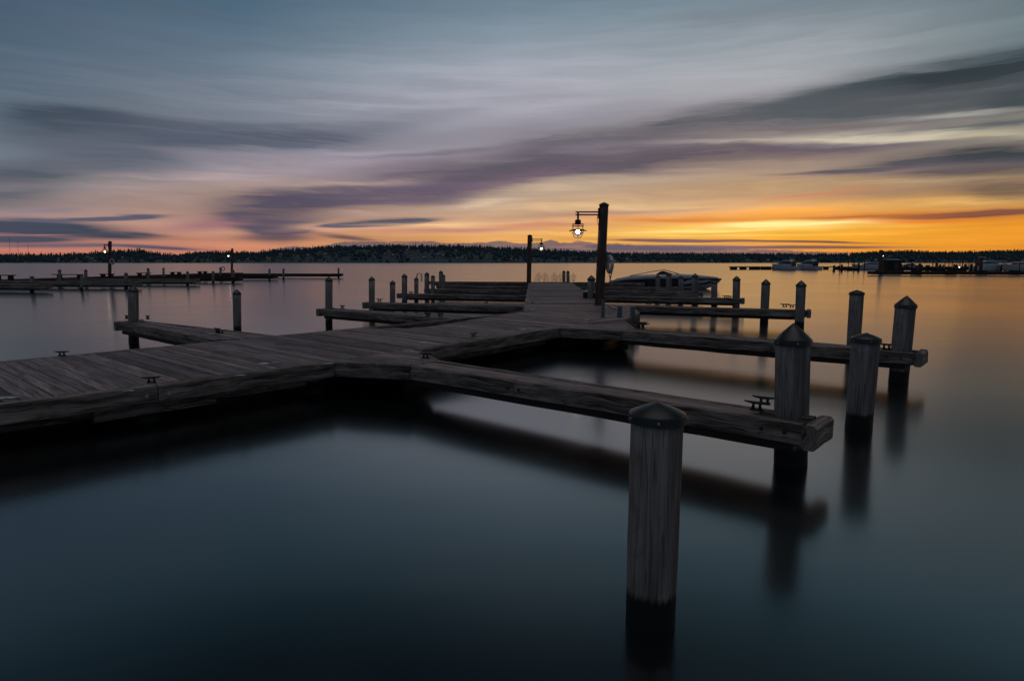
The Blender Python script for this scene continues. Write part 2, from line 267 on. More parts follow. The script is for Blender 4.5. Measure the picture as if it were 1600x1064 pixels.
# ---------------------------------------------------------------- mesh writer
class MB:
    def __init__(s): s.v = []; s.f = []; s.uv = []; s.sm = []
    def add(s, vs, fs, uvs, smooth=False):
        o = len(s.v); s.v += [tuple(p) for p in vs]
        for f, q in zip(fs, uvs): s.f.append([o + i for i in f]); s.uv.append(q); s.sm.append(smooth)
    def loft(s, rings, closed=True, cap=True, smooth=False, us=None):
        """rings of equal length; uv = (length along, length around)"""
        n = len(rings[0]); rings = [[Vector(p) for p in r] for r in rings]
        o = len(s.v)
        for r in rings: s.v += [tuple(p) for p in r]
        acc = [0.0]
        for k in range(n): acc.append(acc[-1] + (rings[0][(k + 1) % n] - rings[0][k]).length)
        if us is None:
            us = [0.0]
            for a, b in zip(rings, rings[1:]): us.append(us[-1] + (sum(b, Vector()) / n - sum(a, Vector()) / n).length)
        for i in range(len(rings) - 1):
            for k in range(n if closed else n - 1):
                k2 = (k + 1) % n
                s.f.append([o + i * n + k, o + i * n + k2, o + (i + 1) * n + k2, o + (i + 1) * n + k])
                s.uv.append([(us[i], acc[k]), (us[i], acc[k + 1]), (us[i + 1], acc[k + 1]), (us[i + 1], acc[k])]); s.sm.append(smooth)
        if cap and closed:
            for ri, rev in ((0, True), (len(rings) - 1, False)):
                idx = [o + ri * n + k for k in range(n)]; c = sum(rings[ri], Vector()) / n
                q = [((rings[ri][k] - c).length * .2 + us[ri], acc[k]) for k in range(n)]
                if rev: idx.reverse(); q.reverse()
                s.f.append(idx); s.uv.append(q); s.sm.append(False)
    def beam(s, a, b, w, h, seg=.45, jit=.004, ch=.012, up=Vector((0, 0, 1))):
        """timber from a to b (top centre line), w wide, h deep, chamfered, slightly uneven"""
        a = Vector(a); b = Vector(b); d = (b - a); L = d.length; d.normalize(); side = d.cross(up).normalized(); u = side.cross(d)
        n = max(1, int(L / seg)); rings = []
        prof = [(-w / 2 + ch, 0), (w / 2 - ch, 0), (w / 2, -ch), (w / 2, -h + ch), (w / 2 - ch, -h), (-w / 2 + ch, -h), (-w / 2, -h + ch), (-w / 2, -ch)]
        for i in range(n + 1):
            c = a + d * (L * i / n); js = random.uniform(-jit, jit); ju = random.uniform(-jit, jit)
            rings.append([c + side * (x + js + random.uniform(-jit, jit) * .5) + u * (z + ju + random.uniform(-jit, jit) * .5) for x, z in reversed(prof)])
        s.loft(rings)
    def box(s, c, sx, sy, sz, rot=0.0, pitch=0.0):
        c = Vector(c); mr = Matrix.Rotation(rot, 3, 'Z') @ Matrix.Rotation(pitch, 3, 'Y')
        s.loft([[c + mr @ Vector((x * sx / 2, y * sy / 2, z * sz / 2)) for y, z in ((-1, -1), (1, -1), (1, 1), (-1, 1))] for x in (-1, 1)])
    def tube(s, pts, rad, n=8, cap=True, smooth=True):
        pts = [Vector(p) for p in pts]; rads = rad if isinstance(rad, (list, tuple)) else [rad] * len(pts); rings = []
        ref = Vector((0, 0, 1)); d0 = (pts[-1] - pts[0])
        if d0.length < 1e-6 or abs(d0.normalized().z) > .8: ref = Vector((1, 0, 0))
        for i, p in enumerate(pts):
            t = (pts[min(i + 1, len(pts) - 1)] - pts[max(i - 1, 0)]).normalized()
            sd = t.cross(ref); sd = sd.normalized() if sd.length > 1e-4 else Vector((0, 1, 0)); up = sd.cross(t)
            rings.append([p + (sd * math.cos(k * 2 * math.pi / n) + up * math.sin(k * 2 * math.pi / n)) * rads[i] for k in range(n)])
        s.loft(rings, cap=cap, smooth=smooth)
    def ring(s, c, R_, r_, axis, n=28, m_=8):
        c = Vector(c); axis = Vector(axis).normalized(); a = axis.orthogonal().normalized(); b = axis.cross(a)
        rings = []
        for i in range(n + 1):
            t = 2 * math.pi * i / n; o = a * math.cos(t) + b * math.sin(t)
            rings.append([c + o * (R_ + r_ * math.cos(q)) + axis * (r_ * math.sin(q)) for q in [2 * math.pi * k / m_ for k in range(m_)]])
        s.loft(rings, cap=False, smooth=True)
    def lathe(s, c, prof, n=20, smooth=True, ax=None):
        c = Vector(c); ax = ax or Vector((0, 0, 1)); a = Vector((1, 0, 0)); b = ax.cross(a).normalized(); a = b.cross(ax)
        s.loft([[c + ax * z + (a * math.cos(2 * math.pi * k / n) + b * math.sin(2 * math.pi * k / n)) * max(r, 1e-4) for k in range(n)] for r, z in prof], smooth=smooth)
    def build(s, name, material, parent=None, origin=(0, 0, 0)):
        me = bpy.data.meshes.new(name); ox, oy, oz = origin
        me.from_pydata([(x - ox, y - oy, z - oz) for x, y, z in s.v], [], s.f)
        l = me.uv_layers.new(name='UVMap'); flat = [c for q in s.uv for p in q for c in p]
        l.data.foreach_set('uv', flat); me.polygons.foreach_set('use_smooth', s.sm)
        me.materials.append(M[material]); me.update()
        o = bpy.data.objects.new(name, me); scene.collection.objects.link(o)
        if parent: o.parent = parent
        return o
def tag(o, label=None, cat=None, group=None, kind=None):
    if label: o['label'] = label
    if cat: o['category'] = cat
    if group: o['group'] = group
    if kind: o['kind'] = kind
    return o
def empty(name, loc, label=None, cat=None, group=None, rz=0.0):
    o = bpy.data.objects.new(name, None); o.empty_display_size = .2; scene.collection.objects.link(o)
    o.location = loc; o.rotation_euler.z = rz; return tag(o, label, cat, group)
def copy_tree(o, parent=None):
    c = o.copy(); scene.collection.objects.link(c); c.parent = parent
    for ch in list(o.children): copy_tree(ch, c)
    return c
ZD = .47; ZW = -.08     # deck top and water level

# ---------------------------------------------------------------- setting: water, hills, forest
mb = MB(); mb.add([(-9000, -3000, ZW), (9000, -3000, ZW), (9000, 12000, ZW), (-9000, 12000, ZW)], [[0, 1, 2, 3]], [[(0, 0), (1, 0), (1, 1), (0, 1)]])
tag(mb.build('lake_water', 'water'), kind='structure', label='smooth grey blue lake water reflecting the sunset')
# treetop line of the far shore, photo pixels
TL = [(-900, 396), (-400, 392), (0, 396), (50, 396), (110, 395), (150, 393), (180, 390), (225, 389), (245, 392), (270, 396), (300, 394), (330, 391), (400, 393), (440, 388), (480, 386), (520, 383), (560, 382), (620, 381.5), (680, 382), (740, 382.5), (790, 385), (830, 387), (870, 389), (910, 391), (950, 391.5), (1000, 392), (1100, 392), (1200, 393), (1300, 393), (1340, 391), (1380, 389), (1420, 388.5), (1450, 390), (1500, 390), (1560, 388), (1620, 387), (2000, 384), (2600, 390)]
def topz(px, Y):
    for (x0, y0), (x1, y1) in zip(TL, TL[1:]):
        if x0 <= px <= x1:
            t = (px - x0) / (x1 - x0); t = t * t * (3 - 2 * t) if abs(y1 - y0) > 2 else t
            return H + (HY - (y0 + (y1 - y0) * t)) / F * Y
    return 20
D0, D1 = 1160.0, 1620.0      # shoreline and ridge distance
def ground(px, t):
    """height of the hillside: t = 0 at the shore, 1 on the ridge"""
    tz = topz(px, D1) - 13.0
    return max(.4, .4 + (tz - .4) * (1 - (1 - min(t, 1)) ** 1.5)) if t <= 1 else tz - (t - 1) * 6
rings = []
xs = list(range(-900, 2601, 20))
for t in (-.02, 0, .06, .14, .25, .4, .55, .7, .85, 1.0, 1.2, 1.6):
    Y = D0 + (D1 - D0) * t
    rings.append([Vector(((px - 800) / F * Y, Y + 18 * math.sin(px * .011) * (1 if t < .3 else 0), -1.5 if t < 0 else ground(px, t))) for px in xs])
mb = MB(); mb.loft(rings, closed=False, cap=False, smooth=True)
tag(mb.build('hills', 'hill'), kind='structure', label='low dark wooded hills along the far shore')
# houses first, trees avoid standing right before them
houses = []
for i in range(58):
    if i < 40: px = random.gauss(620, 95) if i < 28 else random.uniform(60, 480)
    else: px = random.uniform(80, 1300)
    t = random.uniform(.12, .62) if i < 40 else random.uniform(.02, .3)
    Y = D0 + (D1 - D0) * t
    if px < 1330: houses.append((px, Y, ground(px, t), random.random()))
houses += [(512, D0 + 12, .6, .1), (530, D0 + 10, .6, .12), (790, D0 + 14, .8, .15), (378, D0 + 50, 3, .3), (391, D0 + 90, 6, .2)]
fv = []; ff = []
def conifer(x, y, z, h, r, sides=5):
    tiers = 3; a0 = random.uniform(0, 6)
    for k in range(tiers):
        zb = z + h * (.08 + .28 * k); zt = z + h * (.52 + .24 * k); rr = r * (1 - .27 * k)
        o = len(fv); fv.append((x, y, min(zt, z + h)))
        for q in range(sides):
            a = a0 + q * 2 * math.pi / sides + k; rq = rr * random.uniform(.7, 1.25)
            fv.append((x + math.cos(a) * rq, y + math.sin(a) * rq, zb + random.uniform(-.04, .04) * h))
        for q in range(sides): ff.append((o, o + 1 + q, o + 1 + (q + 1) % sides))
def blob(x, y, z, h, r):
    o = len(fv); a0 = random.uniform(0, 6)
    for k, (rr, zz) in enumerate(((.75, .15), (1.0, .5), (.65, .85))):
        for q in range(6):
            a = a0 + q * math.pi / 3 + k * .5; w = rr * r * random.uniform(.75, 1.2)
            fv.append((x + math.cos(a) * w, y + math.sin(a) * w, z + h * (zz + random.uniform(-.08, .08))))
    fv.append((x, y, z + h))
    for k in range(2):
        for q in range(6):
            a, b = o + k * 6 + q, o + k * 6 + (q + 1) % 6; ff.append((a, b, b + 6, a + 6))
    for q in range(6): ff.append((o + 12 + q, o + 12 + (q + 1) % 6, o + 18))
hs = sorted(houses)
for i in range(11500):
    px = random.uniform(-850, 2550) if i % 4 == 0 else random.uniform(-60, 1660)
    t = random.random() ** .8 if i % 3 else random.uniform(.9, 1.06)
    Y = D0 + 6 + (D1 - D0) * t
    if any(abs(px - hx) < 5.5 and Y < hY + 4 and Y > hY - 120 for hx, hY, _, _ in hs): continue
    z = ground(px, t); x = (px - 800) / F * Y
    far = 1.0 if px < 950 else .62
    if t > .85: h = random.choice((8, 9, 10, 11, 12, 13, 14, 16)) * random.uniform(.85, 1.1) * (1 if far == 1 else .72)
    else: h = random.uniform(6, 13)
    if random.random() < (.8 if t > .5 else .5): conifer(x, Y, z - .8, h, h * random.uniform(.13, .22))
    else: blob(x, Y, z - .8, h * .72, h * random.uniform(.28, .42))
me = bpy.data.meshes.new('forest'); me.from_pydata(fv, [], ff); me.materials.append(M['forest'])
fo = bpy.data.objects.new('forest', me); scene.collection.objects.link(fo)
tag(fo, 'dark evergreen forest covering the hills of the far shore', 'forest', kind='stuff')
# one house, copied
def make_house():
    r = empty('hillside_house', (0, 0, 0))
    mb = MB(); mb.box((0, 0, 2.6), 9, 7, 5.2); mb.build('wall', 'wall', r)
    mb = MB(); mb.loft([[(x, -4, 5), (x, 4, 5), (x, 0, 7.2)] for x in (-5, 5)]); mb.build('roof', 'roof', r)
    for x, z in ((-2.4, 3.6), (1.6, 3.4)):
        mb = MB(); mb.box((x, -3.53, z), 1.5, .1, 1.1); mb.build('window', 'window', r)
    return r
h0 = make_house(); h0w = None
for i, (px, Y, z, k) in enumerate(houses):
    o = h0 if i == 0 else copy_tree(h0)
    o.location = ((px - 800) / F * Y, Y, z); s = random.uniform(.4, .8); o.scale = (s, s, s); o.rotation_euler.z = random.uniform(-.6, .6)
    tag(o, 'tiny house with ' + ('warm' if k < .25 else 'cool white') + ' lit windows among the dark trees of the far hillside', 'house', 'warm lit houses on the far hillside' if k < .25 else 'cool lit houses on the far hillside')
    if k < .25:
        for c in o.children:
            if c.name.startswith('window'): c.data = c.data.copy(); c.data.materials[0] = M['windowwarm']
for k, (px, yt, nm) in enumerate(((15, 372, 'tallest'), (28, 377, 'middle'), (44, 381, 'shortest'))):
    b_ = PY(px, 396, 1580); t_ = PY(px, yt, 1580); mb = MB()
    for q in range(3):
        a = q * 2.094; mb.tube([b_ + Vector((math.cos(a) * 1.1, math.sin(a) * 1.1, -6)), t_ + Vector((math.cos(a) * .25, math.sin(a) * .25, 0))], .10, 4)
    n = 9
    for j in range(n):
        p_ = b_.lerp(t_, j / n); q_ = b_.lerp(t_, (j + 1) / n); mb.tube([p_ + Vector((-.8, 0, 0)), q_ + Vector((.7, 0, 0))], .07, 3)
    tag(mb.build('radio_mast', 'dark', None, b_), f'{nm} of three thin radio masts above the far left hill', 'mast', 'radio masts on the far hill').location = b_

# ---------------------------------------------------------------- dock pieces
def V2(x, y, z=0.0): return Vector((x, y, z))
def bearing(deg): return Vector((math.sin(R(deg)), math.cos(R(deg)), 0))
def clip(poly, a, b):
    """keep the part of poly left of a->b"""
    out = []; n = Vector((-(b.y - a.y), b.x - a.x))
    def sd(p): return (p.x - a.x) * n.x + (p.y - a.y) * n.y
    for i in range(len(poly)):
        p, q = poly[i], poly[(i + 1) % len(poly)]; sp, sq = sd(p), sd(q)
        if sp >= 0: out.append(p)
        if (sp >= 0) != (sq >= 0): out.append(p.lerp(q, sp / (sp - sq)))
    return out
def planks(mb, poly, brg, w=.142, gap=.012, th=.045, z=ZD, jz=.003, over=0.0):
    """boards running along the bearing, cut to a convex outline (counter-clockwise)"""
    poly = [Vector((p[0], p[1], 0)) for p in poly]; d = bearing(brg); n = Vector((-d.y, d.x, 0))
    area = sum(poly[i].x * poly[(i + 1) % len(poly)].y - poly[(i + 1) % len(poly)].x * poly[i].y for i in range(len(poly)))
    if area < 0: poly.reverse()
    lo = min(p.dot(n) for p in poly); hi = max(p.dot(n) for p in poly); step = w + gap
    k0 = math.floor(lo / step); k1 = math.ceil(hi / step)
    for k in range(k0, k1):
        a = k * step + gap / 2 + random.uniform(-.0015, .0015); b = a + w + random.uniform(-.002, .002)
        s = [d * -80 + n * a, d * 80 + n * a, d * 80 + n * b, d * -80 + n * b]
        for i in range(len(poly)): 
            s = clip(s, poly[i], poly[(i + 1) % len(poly)])
            if len(s) < 3: break
        if len(s) < 3: continue
        ar = abs(sum(s[i].x * s[(i + 1) % len(s)].y - s[(i + 1) % len(s)].x * s[i].y for i in range(len(s)))) / 2
        if ar < .004: continue
        e = [random.uniform(0, .012) for _ in s]
        cen = sum(s, Vector()) / len(s)
        zz = z + random.uniform(-jz, jz); tilt = random.uniform(-.004, .004)
        top = [p + (p - cen).normalized() * ee + Vector((0, 0, zz + tilt * (1 if p.dot(n) > (a + b) / 2 else -1))) for p, ee in zip(s, e)]
        # small rounding: inset top ring a little
        ins = [Vector((t.x, t.y, t.z)) + (n * (.004 if t.dot(n) < (a + b) / 2 else -.004)) for t in top]
        mid = [t - Vector((0, 0, .005)) for t in top]; bot = [t - Vector((0, 0, th)) for t in top]
        m_ = len(s); o = len(mb.v)
        for ring_ in (bot, mid, ins): mb.v += [tuple(p) for p in ring_]
        uvf = lambda p: (p.dot(d), p.dot(n))
        mb.f.append([o + 2 * m_ + i for i in range(m_)]); mb.uv.append([uvf(p) for p in ins]); mb.sm.append(False)
        for lv in (0, 1):
            A_, B_ = ((bot, mid), (mid, ins))[lv]
            for i in range(m_):
                j = (i + 1) % m_
                mb.f.append([o + lv * m_ + i, o + lv * m_ + j, o + (lv + 1) * m_ + j, o + (lv + 1) * m_ + i])
                mb.uv.append([(uvf(q)[0] + .3 * q.z, uvf(q)[1] + q.z) for q in (A_[i], A_[j], B_[j], B_[i])]); mb.sm.append(False)
def cleat_mb(L=.30):
    mb = MB(); mb.box((0, 0, .008), L * .48, .07, .016)
    for x in (-L * .14, L * .14): mb.tube([(x, 0, .01), (x * .93, 0, .05), (x * .9, 0, .085)], [.024, .016, .020], 8)
    mb.tube([(-L / 2, 0, .098), (-L * .36, 0, .091), (-L * .2, 0, .086), (0, 0, .084), (L * .2, 0, .086), (L * .36, 0, .091), (L / 2, 0, .098)], [.007, .013, .017, .018, .017, .013, .007], 8)
    return mb
CL = cleat_mb().build('cleat_master', 'iron'); CLM = CL.data; CLM.name = 'dock_cleat'; bpy.data.objects.remove(CL)
def cleat(parent, x, y, brg, s=1.0, z=ZD, origin=(0, 0, 0)):
    o = bpy.data.objects.new('cleat', CLM); scene.collection.objects.link(o); o.parent = parent
    o.location = (x - origin[0], y - origin[1], z - origin[2] + .002); o.rotation_euler.z = R(90 - brg); o.scale = (s, s, s)
    return o
def edge_side(a, b, c):   # unit vector from edge a-b towards inside point c
    d = (b - a).normalized(); n = Vector((-d.y, d.x, 0)); return n if (c - a).dot(n) > 0 else -n

# main walkway
walk = empty('dock_walkway', (0, 0, 0), 'long weathered plank walkway of the dock running from lower left to the far lamps', 'dock')
Rt = [V2(-9.2, 2.99), V2(-2.82, 9.79), V2(-1.72, 11.26), V2(1.05, 14.93), V2(2.97, 16.94)]
Lf = [V2(-12.6, 4.15), V2(-7.87, 9.72), V2(-3.57, 14.79), V2(-.19, 18.82), V2(.4, 20.05)]
mb = MB()
planks(mb, [Rt[0], Rt[1], Rt[2], Rt[3], Lf[2], Lf[1], Lf[0]], 132)
planks(mb, [Rt[3], Rt[4], V2(3.9, 19.5), Lf[4], Lf[3], Lf[2]], 132)
planks(mb, [Lf[4], V2(3.9, 19.5), V2(4.15, 22.2), V2(3.35, 23.7), V2(.52, 23.7)], 93)
planks(mb, [V2(.52, 23.7), V2(3.35, 23.7), V2(4.45, 49.4), V2(1.35, 49.4)], 93)
planks(mb, [Rt[1], V2(-1.53, 9.38), V2(-1.13, 9.92), Rt[2]], 124)                       # flared corner of the first right finger
planks(mb, [Rt[3], V2(2.45, 14.22), V2(2.85, 14.75), V2(2.97, 16.94)], 118)
mb.build('deck_boards', 'deck', walk)
def fascia(a, b, inside, h=.225, w=.14, drop=.012, out=.02, low=True, name='fascia_beam', par=walk, ext=0.0):
    n = edge_side(a, b, inside); d = (b - a).normalized(); a = a - d * ext; b = b + d * ext
    o = -n * out + n * (w / 2)
    mb = MB(); mb.beam(a + o + V2(0, 0, ZD - drop), b + o + V2(0, 0, ZD - drop), w, h, jit=.0022, ch=.012); mb.build(name, 'timber', par)
    if low:
        o = n * (w / 2 + .05); mb = MB(); mb.beam(a + o + V2(0, 0, ZD - drop - h - .006), b + o + V2(0, 0, ZD - drop - h - .006), .12, .09, jit=.006); mb.build('lower_beam', 'timber', par)
ins_ = V2(-4, 12)
sp = Rt[0].lerp(Rt[1], .732)      # splice with two bolts
fascia(Rt[0], sp, ins_, drop=.0, low=False, out=.11); fascia(sp + (Rt[1] - sp).normalized() * .012, Rt[1], ins_, drop=.0, low=False, out=.11)
fascia(Rt[2], Rt[3], ins_, drop=.0, low=False, out=.10)
fascia(Lf[0], Lf[1], ins_, drop=.0, low=False, out=.10); fascia(Lf[1], Lf[2], ins_, drop=.0, low=False, out=.10); fascia(Lf[2], Lf[3], ins_, drop=.0, low=False, out=.10); fascia(Lf[3], Lf[4], V2(2, 18), drop=.0, low=False, out=.08)
fascia(Lf[4], V2(1.35, 49.4), V2(2.5, 30), drop=.0, low=False, out=.06); fascia(V2(3.35, 23.7), V2(4.45, 49.4), V2(2.5, 30), drop=.0, low=False, out=.06)
fascia(V2(1.35, 49.4), V2(4.45, 49.4), V2(2.5, 30), drop=.0, low=False, out=.06)
for a_, b_, c_ in ((Rt[1], V2(-1.53, 9.40), V2(-1.7, 10)), (Rt[2], V2(-1.13, 9.93), V2(-1.9, 10)), (Rt[3], V2(2.45, 14.24), V2(2.4, 15)), (V2(2.97, 16.94), V2(2.86, 14.76), V2(2.4, 15))):
    fascia(a_, b_, c_, drop=.0, low=False, out=.012)
fascia(V2(2.97, 16.94), V2(3.9, 19.5), V2(1, 19), drop=.05, low=False, out=.0); fascia(V2(3.9, 19.5), V2(4.15, 22.2), V2(1, 20), drop=.05, low=False, out=.0)
nR = edge_side(Rt[0], Rt[1], ins_)
for s_ in (-.13, .13):
    p_ = sp + (Rt[1] - Rt[0]).normalized() * s_ - nR * .112 + V2(0, 0, ZD - .12); mb = MB()
    mb.tube([p_ + nR * .03, p_ - nR * .016], .026, 8, smooth=False); mb.build('bolt', 'bolt', walk)
# joists, added deep to block low light under the deck, and support piles
for a, b in ((Rt[0] + nR * .5, Rt[1] + nR * .5), (Rt[0] + nR * 1.2, Rt[1] + nR * 1.2), (Rt[2] + nR * .4, Rt[3] + nR * .4), (Rt[0] + nR * 1.8, Rt[3] + nR * 1.8), (Rt[0] + nR * 2.9, Rt[3] + nR * 2.9)):
    mb = MB(); mb.beam(a + V2(0, 0, ZD - .06), b + V2(0, 0, ZD - .06), .12, .36); mb.build('shade_joist', 'timber', walk)
for c_, t_ in ((Rt[0].lerp(Rt[1], .735), .45), (Rt[0].lerp(Rt[1], .735), 2.9), (Rt[1], .5), (Rt[2].lerp(Rt[3], .35), .9)):
    p_ = c_ + nR * t_; mb = MB(); mb.tube([p_ + V2(0, 0, -1), p_ + V2(0, 0, ZD - .06)], [.17, .165], 18); mb.build('support_pile', 'pile', walk)
p_ = Rt[0].lerp(Rt[1], .735) + nR * .25; mb = MB(); mb.beam(p_ + V2(-.45, -.48, .2), p_ + V2(.55, .58, .2), .14, .15); mb.build('cross_beam', 'timber', walk)
for a_, b_ in ((V2(2.9, 16.7), V2(3.85, 19.5)), (V2(3.85, 19.5), V2(4.05, 22.3)), (V2(4.05, 22.3), V2(3.35, 24.2)), (V2(1.2, 14.95), V2(2.9, 16.7)), (V2(2.6, 14.6), V2(2.8, 16.6)), (V2(-.25, 18.9), V2(.45, 20.1)), (V2(.6, 20.1), V2(1.5, 49)), (V2(-3.5, 14.9), V2(-.25, 18.8)), (V2(1.9, 20.1), V2(2.9, 49))):
    mb = MB(); mb.beam(a_ + V2(0, 0, ZD - .07), b_ + V2(0, 0, ZD - .07), .12, .40); mb.build('shade_joist', 'wet_shade', walk)  # skirt beams added to block horizon light; near-black colour paints the shade
# pale strip on the walkway edge behind the second finger
a_ = V2(1.95, 15.87, ZD + .05); b_ = V2(2.95, 16.9, ZD + .05); mb = MB(); mb.beam(a_, b_, .10, .06, ch=.006); mb.build('edge_strip', 'strip', walk)
for x, y, w_ in ((412, 569, .075), (662, 536, .07), (817, 515.5, .07), (832, 483.5, .08), (917, 500, .06), (1, 623, .05)):
    p_ = P(x, y, ZD); mb = MB(); mb.lathe(p_, [(w_, 0), (w_, .008), (w_ * .85, .014), (0, .016)], 18); mb.build('disc_marker', 'white', walk)
for x, y, r_ in ((15, 621, .13), (345, 541, .09), (360, 514, .12), (375, 586, .1), (785, 521, .10), (800, 518, .12), (330, 522, .1), (760, 524, .06), (296, 547, .07), (430, 566, .08), (590, 508, .08), (905, 478, .1), (876, 470, .06), (640, 546, .06), (205, 610, .09), (512, 568, .08)):
    p_ = P(x, y, ZD + .004); n = 11; vs = [p_ + V2(0, 0, .004)]
    for k in range(n): q = r_ * random.uniform(.3, 1.0); vs.append(p_ + V2(math.cos(k * 2 * math.pi / n) * q * 1.3, math.sin(k * 2 * math.pi / n) * q * .7, .002))
    mb = MB(); mb.add(vs, [[0, 1 + k, 1 + (k + 1) % n] for k in range(n)], [[(0, 0)] * 3] * n); mb.build('bird_dropping', 'dropping', walk)
for x, y, br in ((97, 556, 80), (237, 598, 62), (345, 521, 60), (740, 526, 45), (893, 448, 3), (908, 453, 3), (832, 474, 3), (668, 494, 60)):
    p_ = P(x, y, ZD); cleat(walk, p_.x, p_.y, br, .75)

FG = 'wooden finger piers branching off the walkway'
def finger(fr0, fr1, bk1, bk0, label, cleats=(), h=.215, near=True, z=ZD, block=.14, pile_slot=None, group=FG, split=()):
    """finger pier from its four top corners: front root, front end, back end, back root"""
    fr0, fr1, bk1, bk0 = [V2(*p) for p in (fr0, fr1, bk1, bk0)]
    o = (fr0 + bk0) / 2; root = empty('finger_pier', o, label, 'finger pier', group)
    c = (fr0 + fr1 + bk0 + bk1) / 4; d = (fr1 - fr0).normalized(); brg = math.degrees(math.atan2(d.x, d.y)); OZ = o
    nf = edge_side(fr0, fr1, c); nb = edge_side(bk0, bk1, c); tb = .11 if near else .14
    # side beams
    for a, b, n in ((fr0, fr1, nf), (bk0, bk1, nb)):
        cuts = [0.0] + [s for s in split if n is nf] + [1.0]
        for s0, s1 in zip(cuts, cuts[1:]):
            mb = MB(); p0 = a.lerp(b, s0) + (d * .006 if s0 else V2(0, 0)); p1 = a.lerp(b, s1)
            mb.beam(p0 + n * tb / 2 + V2(0, 0, z), p1 + n * tb / 2 + V2(0, 0, z), tb, h, jit=.003, ch=.016); mb.build('side_beam', 'timber', root, OZ)
        mb = MB(); mb.beam(a + n * (tb / 2 + .04) + V2(0, 0, z - h - .006), b + n * (tb / 2 + .04) - d * .12 + V2(0, 0, z - h - .006), .10, .085, jit=.004); mb.build('lower_beam', 'dark', root, OZ)  # darker material than the side beams paints in the underside shade
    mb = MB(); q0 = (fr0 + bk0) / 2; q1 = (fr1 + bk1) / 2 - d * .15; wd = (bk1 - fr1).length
    mb.beam(q0 + V2(0, 0, z - h - .02), q1 + V2(0, 0, z - h - .02), max(.1, wd - .30), .05, jit=.004); mb.build('shade_board', 'wet_shade', root, OZ)  # added near-black board, keeps orange bounce light off the finger underside
    if near:
        for s in list(split) + [.93]:
            for k_ in ((-.09, .09) if s < .9 else (0, .22)):
                q = fr0.lerp(fr1, s) + d * k_ + V2(0, 0, z - .105); mb = MB(); mb.tube([q + nf * .02, q - nf * .014], .019, 8, smooth=False); mb.build('bolt', 'iron', root, OZ)
    # boards between
    e = pile_slot if pile_slot is not None else 0
    poly = [fr0 + nf * (tb + .008), fr1 + nf * (tb + .008) - d * e, bk1 + nb * (tb + .008) - d * e, bk0 + nb * (tb + .008)]
    mb = MB(); planks(mb, poly, brg, w=.115, gap=.007, z=z - .008, th=.05)
    if mb.v: mb.build('deck_boards', 'deck', root, OZ)
    # end block
    a = fr1 + d * (block / 2 + .004); b = bk1 + d * (block / 2 + .004)
    mb = MB(); mb.beam(a - nf * .05 + V2(0, 0, z + .012), b - nb * .05 + V2(0, 0, z + .012), block, h + .03, seg=.12, jit=.007, ch=.03); mb.build('end_block', 'timber', root, OZ)
    for (x, y, br, s) in cleats:
        p_ = P(x, y, z); cleat(root, p_.x, p_.y, br, s, z, OZ)
    return root
def off(a, b, w):   # back edge parallel to the front edge, farther from the eye
    a = V2(*a); b = V2(*b); d = (b - a).normalized(); n = Vector((-d.y, d.x, 0)); n = n if n.y > 0 else -n; return a + n * w, b + n * w
# right, near to far
finger((-1.53, 9.42), (2.77, 5.94), (3.05, 6.27), (-1.13, 9.92), 'nearest finger pier on the right, with two cleats and a capped pile at its end',
       [(1194, 632, 122, .85), (1182, 640, 122, .85), (665, 560, 115, .85)], pile_slot=.52, split=(.36,))
finger((2.45, 14.26), (6.80, 10.74), (7.10, 11.08), (2.85, 14.75), 'second finger pier on the right, crossing behind the nearest capped pile', [(1385, 546, 128, 1.0), (1002, 514, 128, 1.3), (1000, 511, 118, 1.2)], pile_slot=.5, split=(.12, .6))
RF = [((3.85, 22.55), (9.28, 20.15), .52, 'third finger pier on the right, reaching from the galvanised posts toward the orange water', [(1226, 480, 112, 1.1), (1237, 481, 112, 1.0), (1014, 476, 112, 1.1)]),
      ((3.62, 29.15), (9.60, 26.85), .52, 'fourth finger pier on the right, just behind the tall lamp post', [(1134, 466, 112, 1.1), (1140, 466.5, 112, 1.)]),
      ((3.85, 34.3), (9.5, 32.35), .55, 'fifth finger pier on the right, below the moored speedboat', [(1020, 457, 110, 1.1)]),
      ((4.1, 40.3), (9.85, 38.4), .55, 'sixth finger pier on the right, closest below the speedboat hull', []),
      ((4.5, 48.6), (9.6, 47.3), .6, 'short right arm at the far end of the walkway', [])]
for a, b, w, lb, cl in RF:
    a2, b2 = off(a, b, w); finger(a, b, b2, a2, lb, cl, near=False, pile_slot=.5 if w < .55 else None)
finger((-5.9, 12.62), (-10.12, 16.36), (-9.75, 16.80), (-4.86, 13.30), 'nearest finger pier on the left, ending beside the tall pile in brownish water', [(198, 498.5, 131, 1.), (231, 499, 131, 1.), (340, 520, 131, 1.)], near=True, pile_slot=.5, split=(.22,))
finger((-1.5, 17.18), (-6.27, 20.88), (-5.95, 21.35), (-1.0, 17.95), 'second finger pier on the left, with a rounded end and one pile', [(535, 482, 125, 1.), (669, 494.5, 125, 1.), (688, 495, 125, 1.)], near=False, pile_slot=.5)
LFg = [((.38, 22.1), (-5.5, 24.15), .5, 'third finger pier on the left, long and dark with two piles', [(593, 471.5, 110, 1.1), (760, 474, 110, 1.)]),
       ((.58, 29.3), (-5.45, 31.1), .5, 'fourth finger pier on the left', [(642, 459, 108, 1.)]),
       ((.75, 35.0), (-4.85, 36.5), .5, 'fifth finger pier on the left, stacked behind the fourth', []),
       ((.9, 41.0), (-4.85, 42.3), .5, 'sixth finger pier on the left, second from the far end', []),
       ((1.2, 49.2), (-6.45, 50.2), .6, 'left arm at the far end of the walkway with the ladder', [])]
for a, b, w, lb, cl in LFg:
    a2, b2 = off(a, b, w); finger(a, b, b2, a2, lb, cl, near=False, pile_slot=.5 if w < .55 else None)

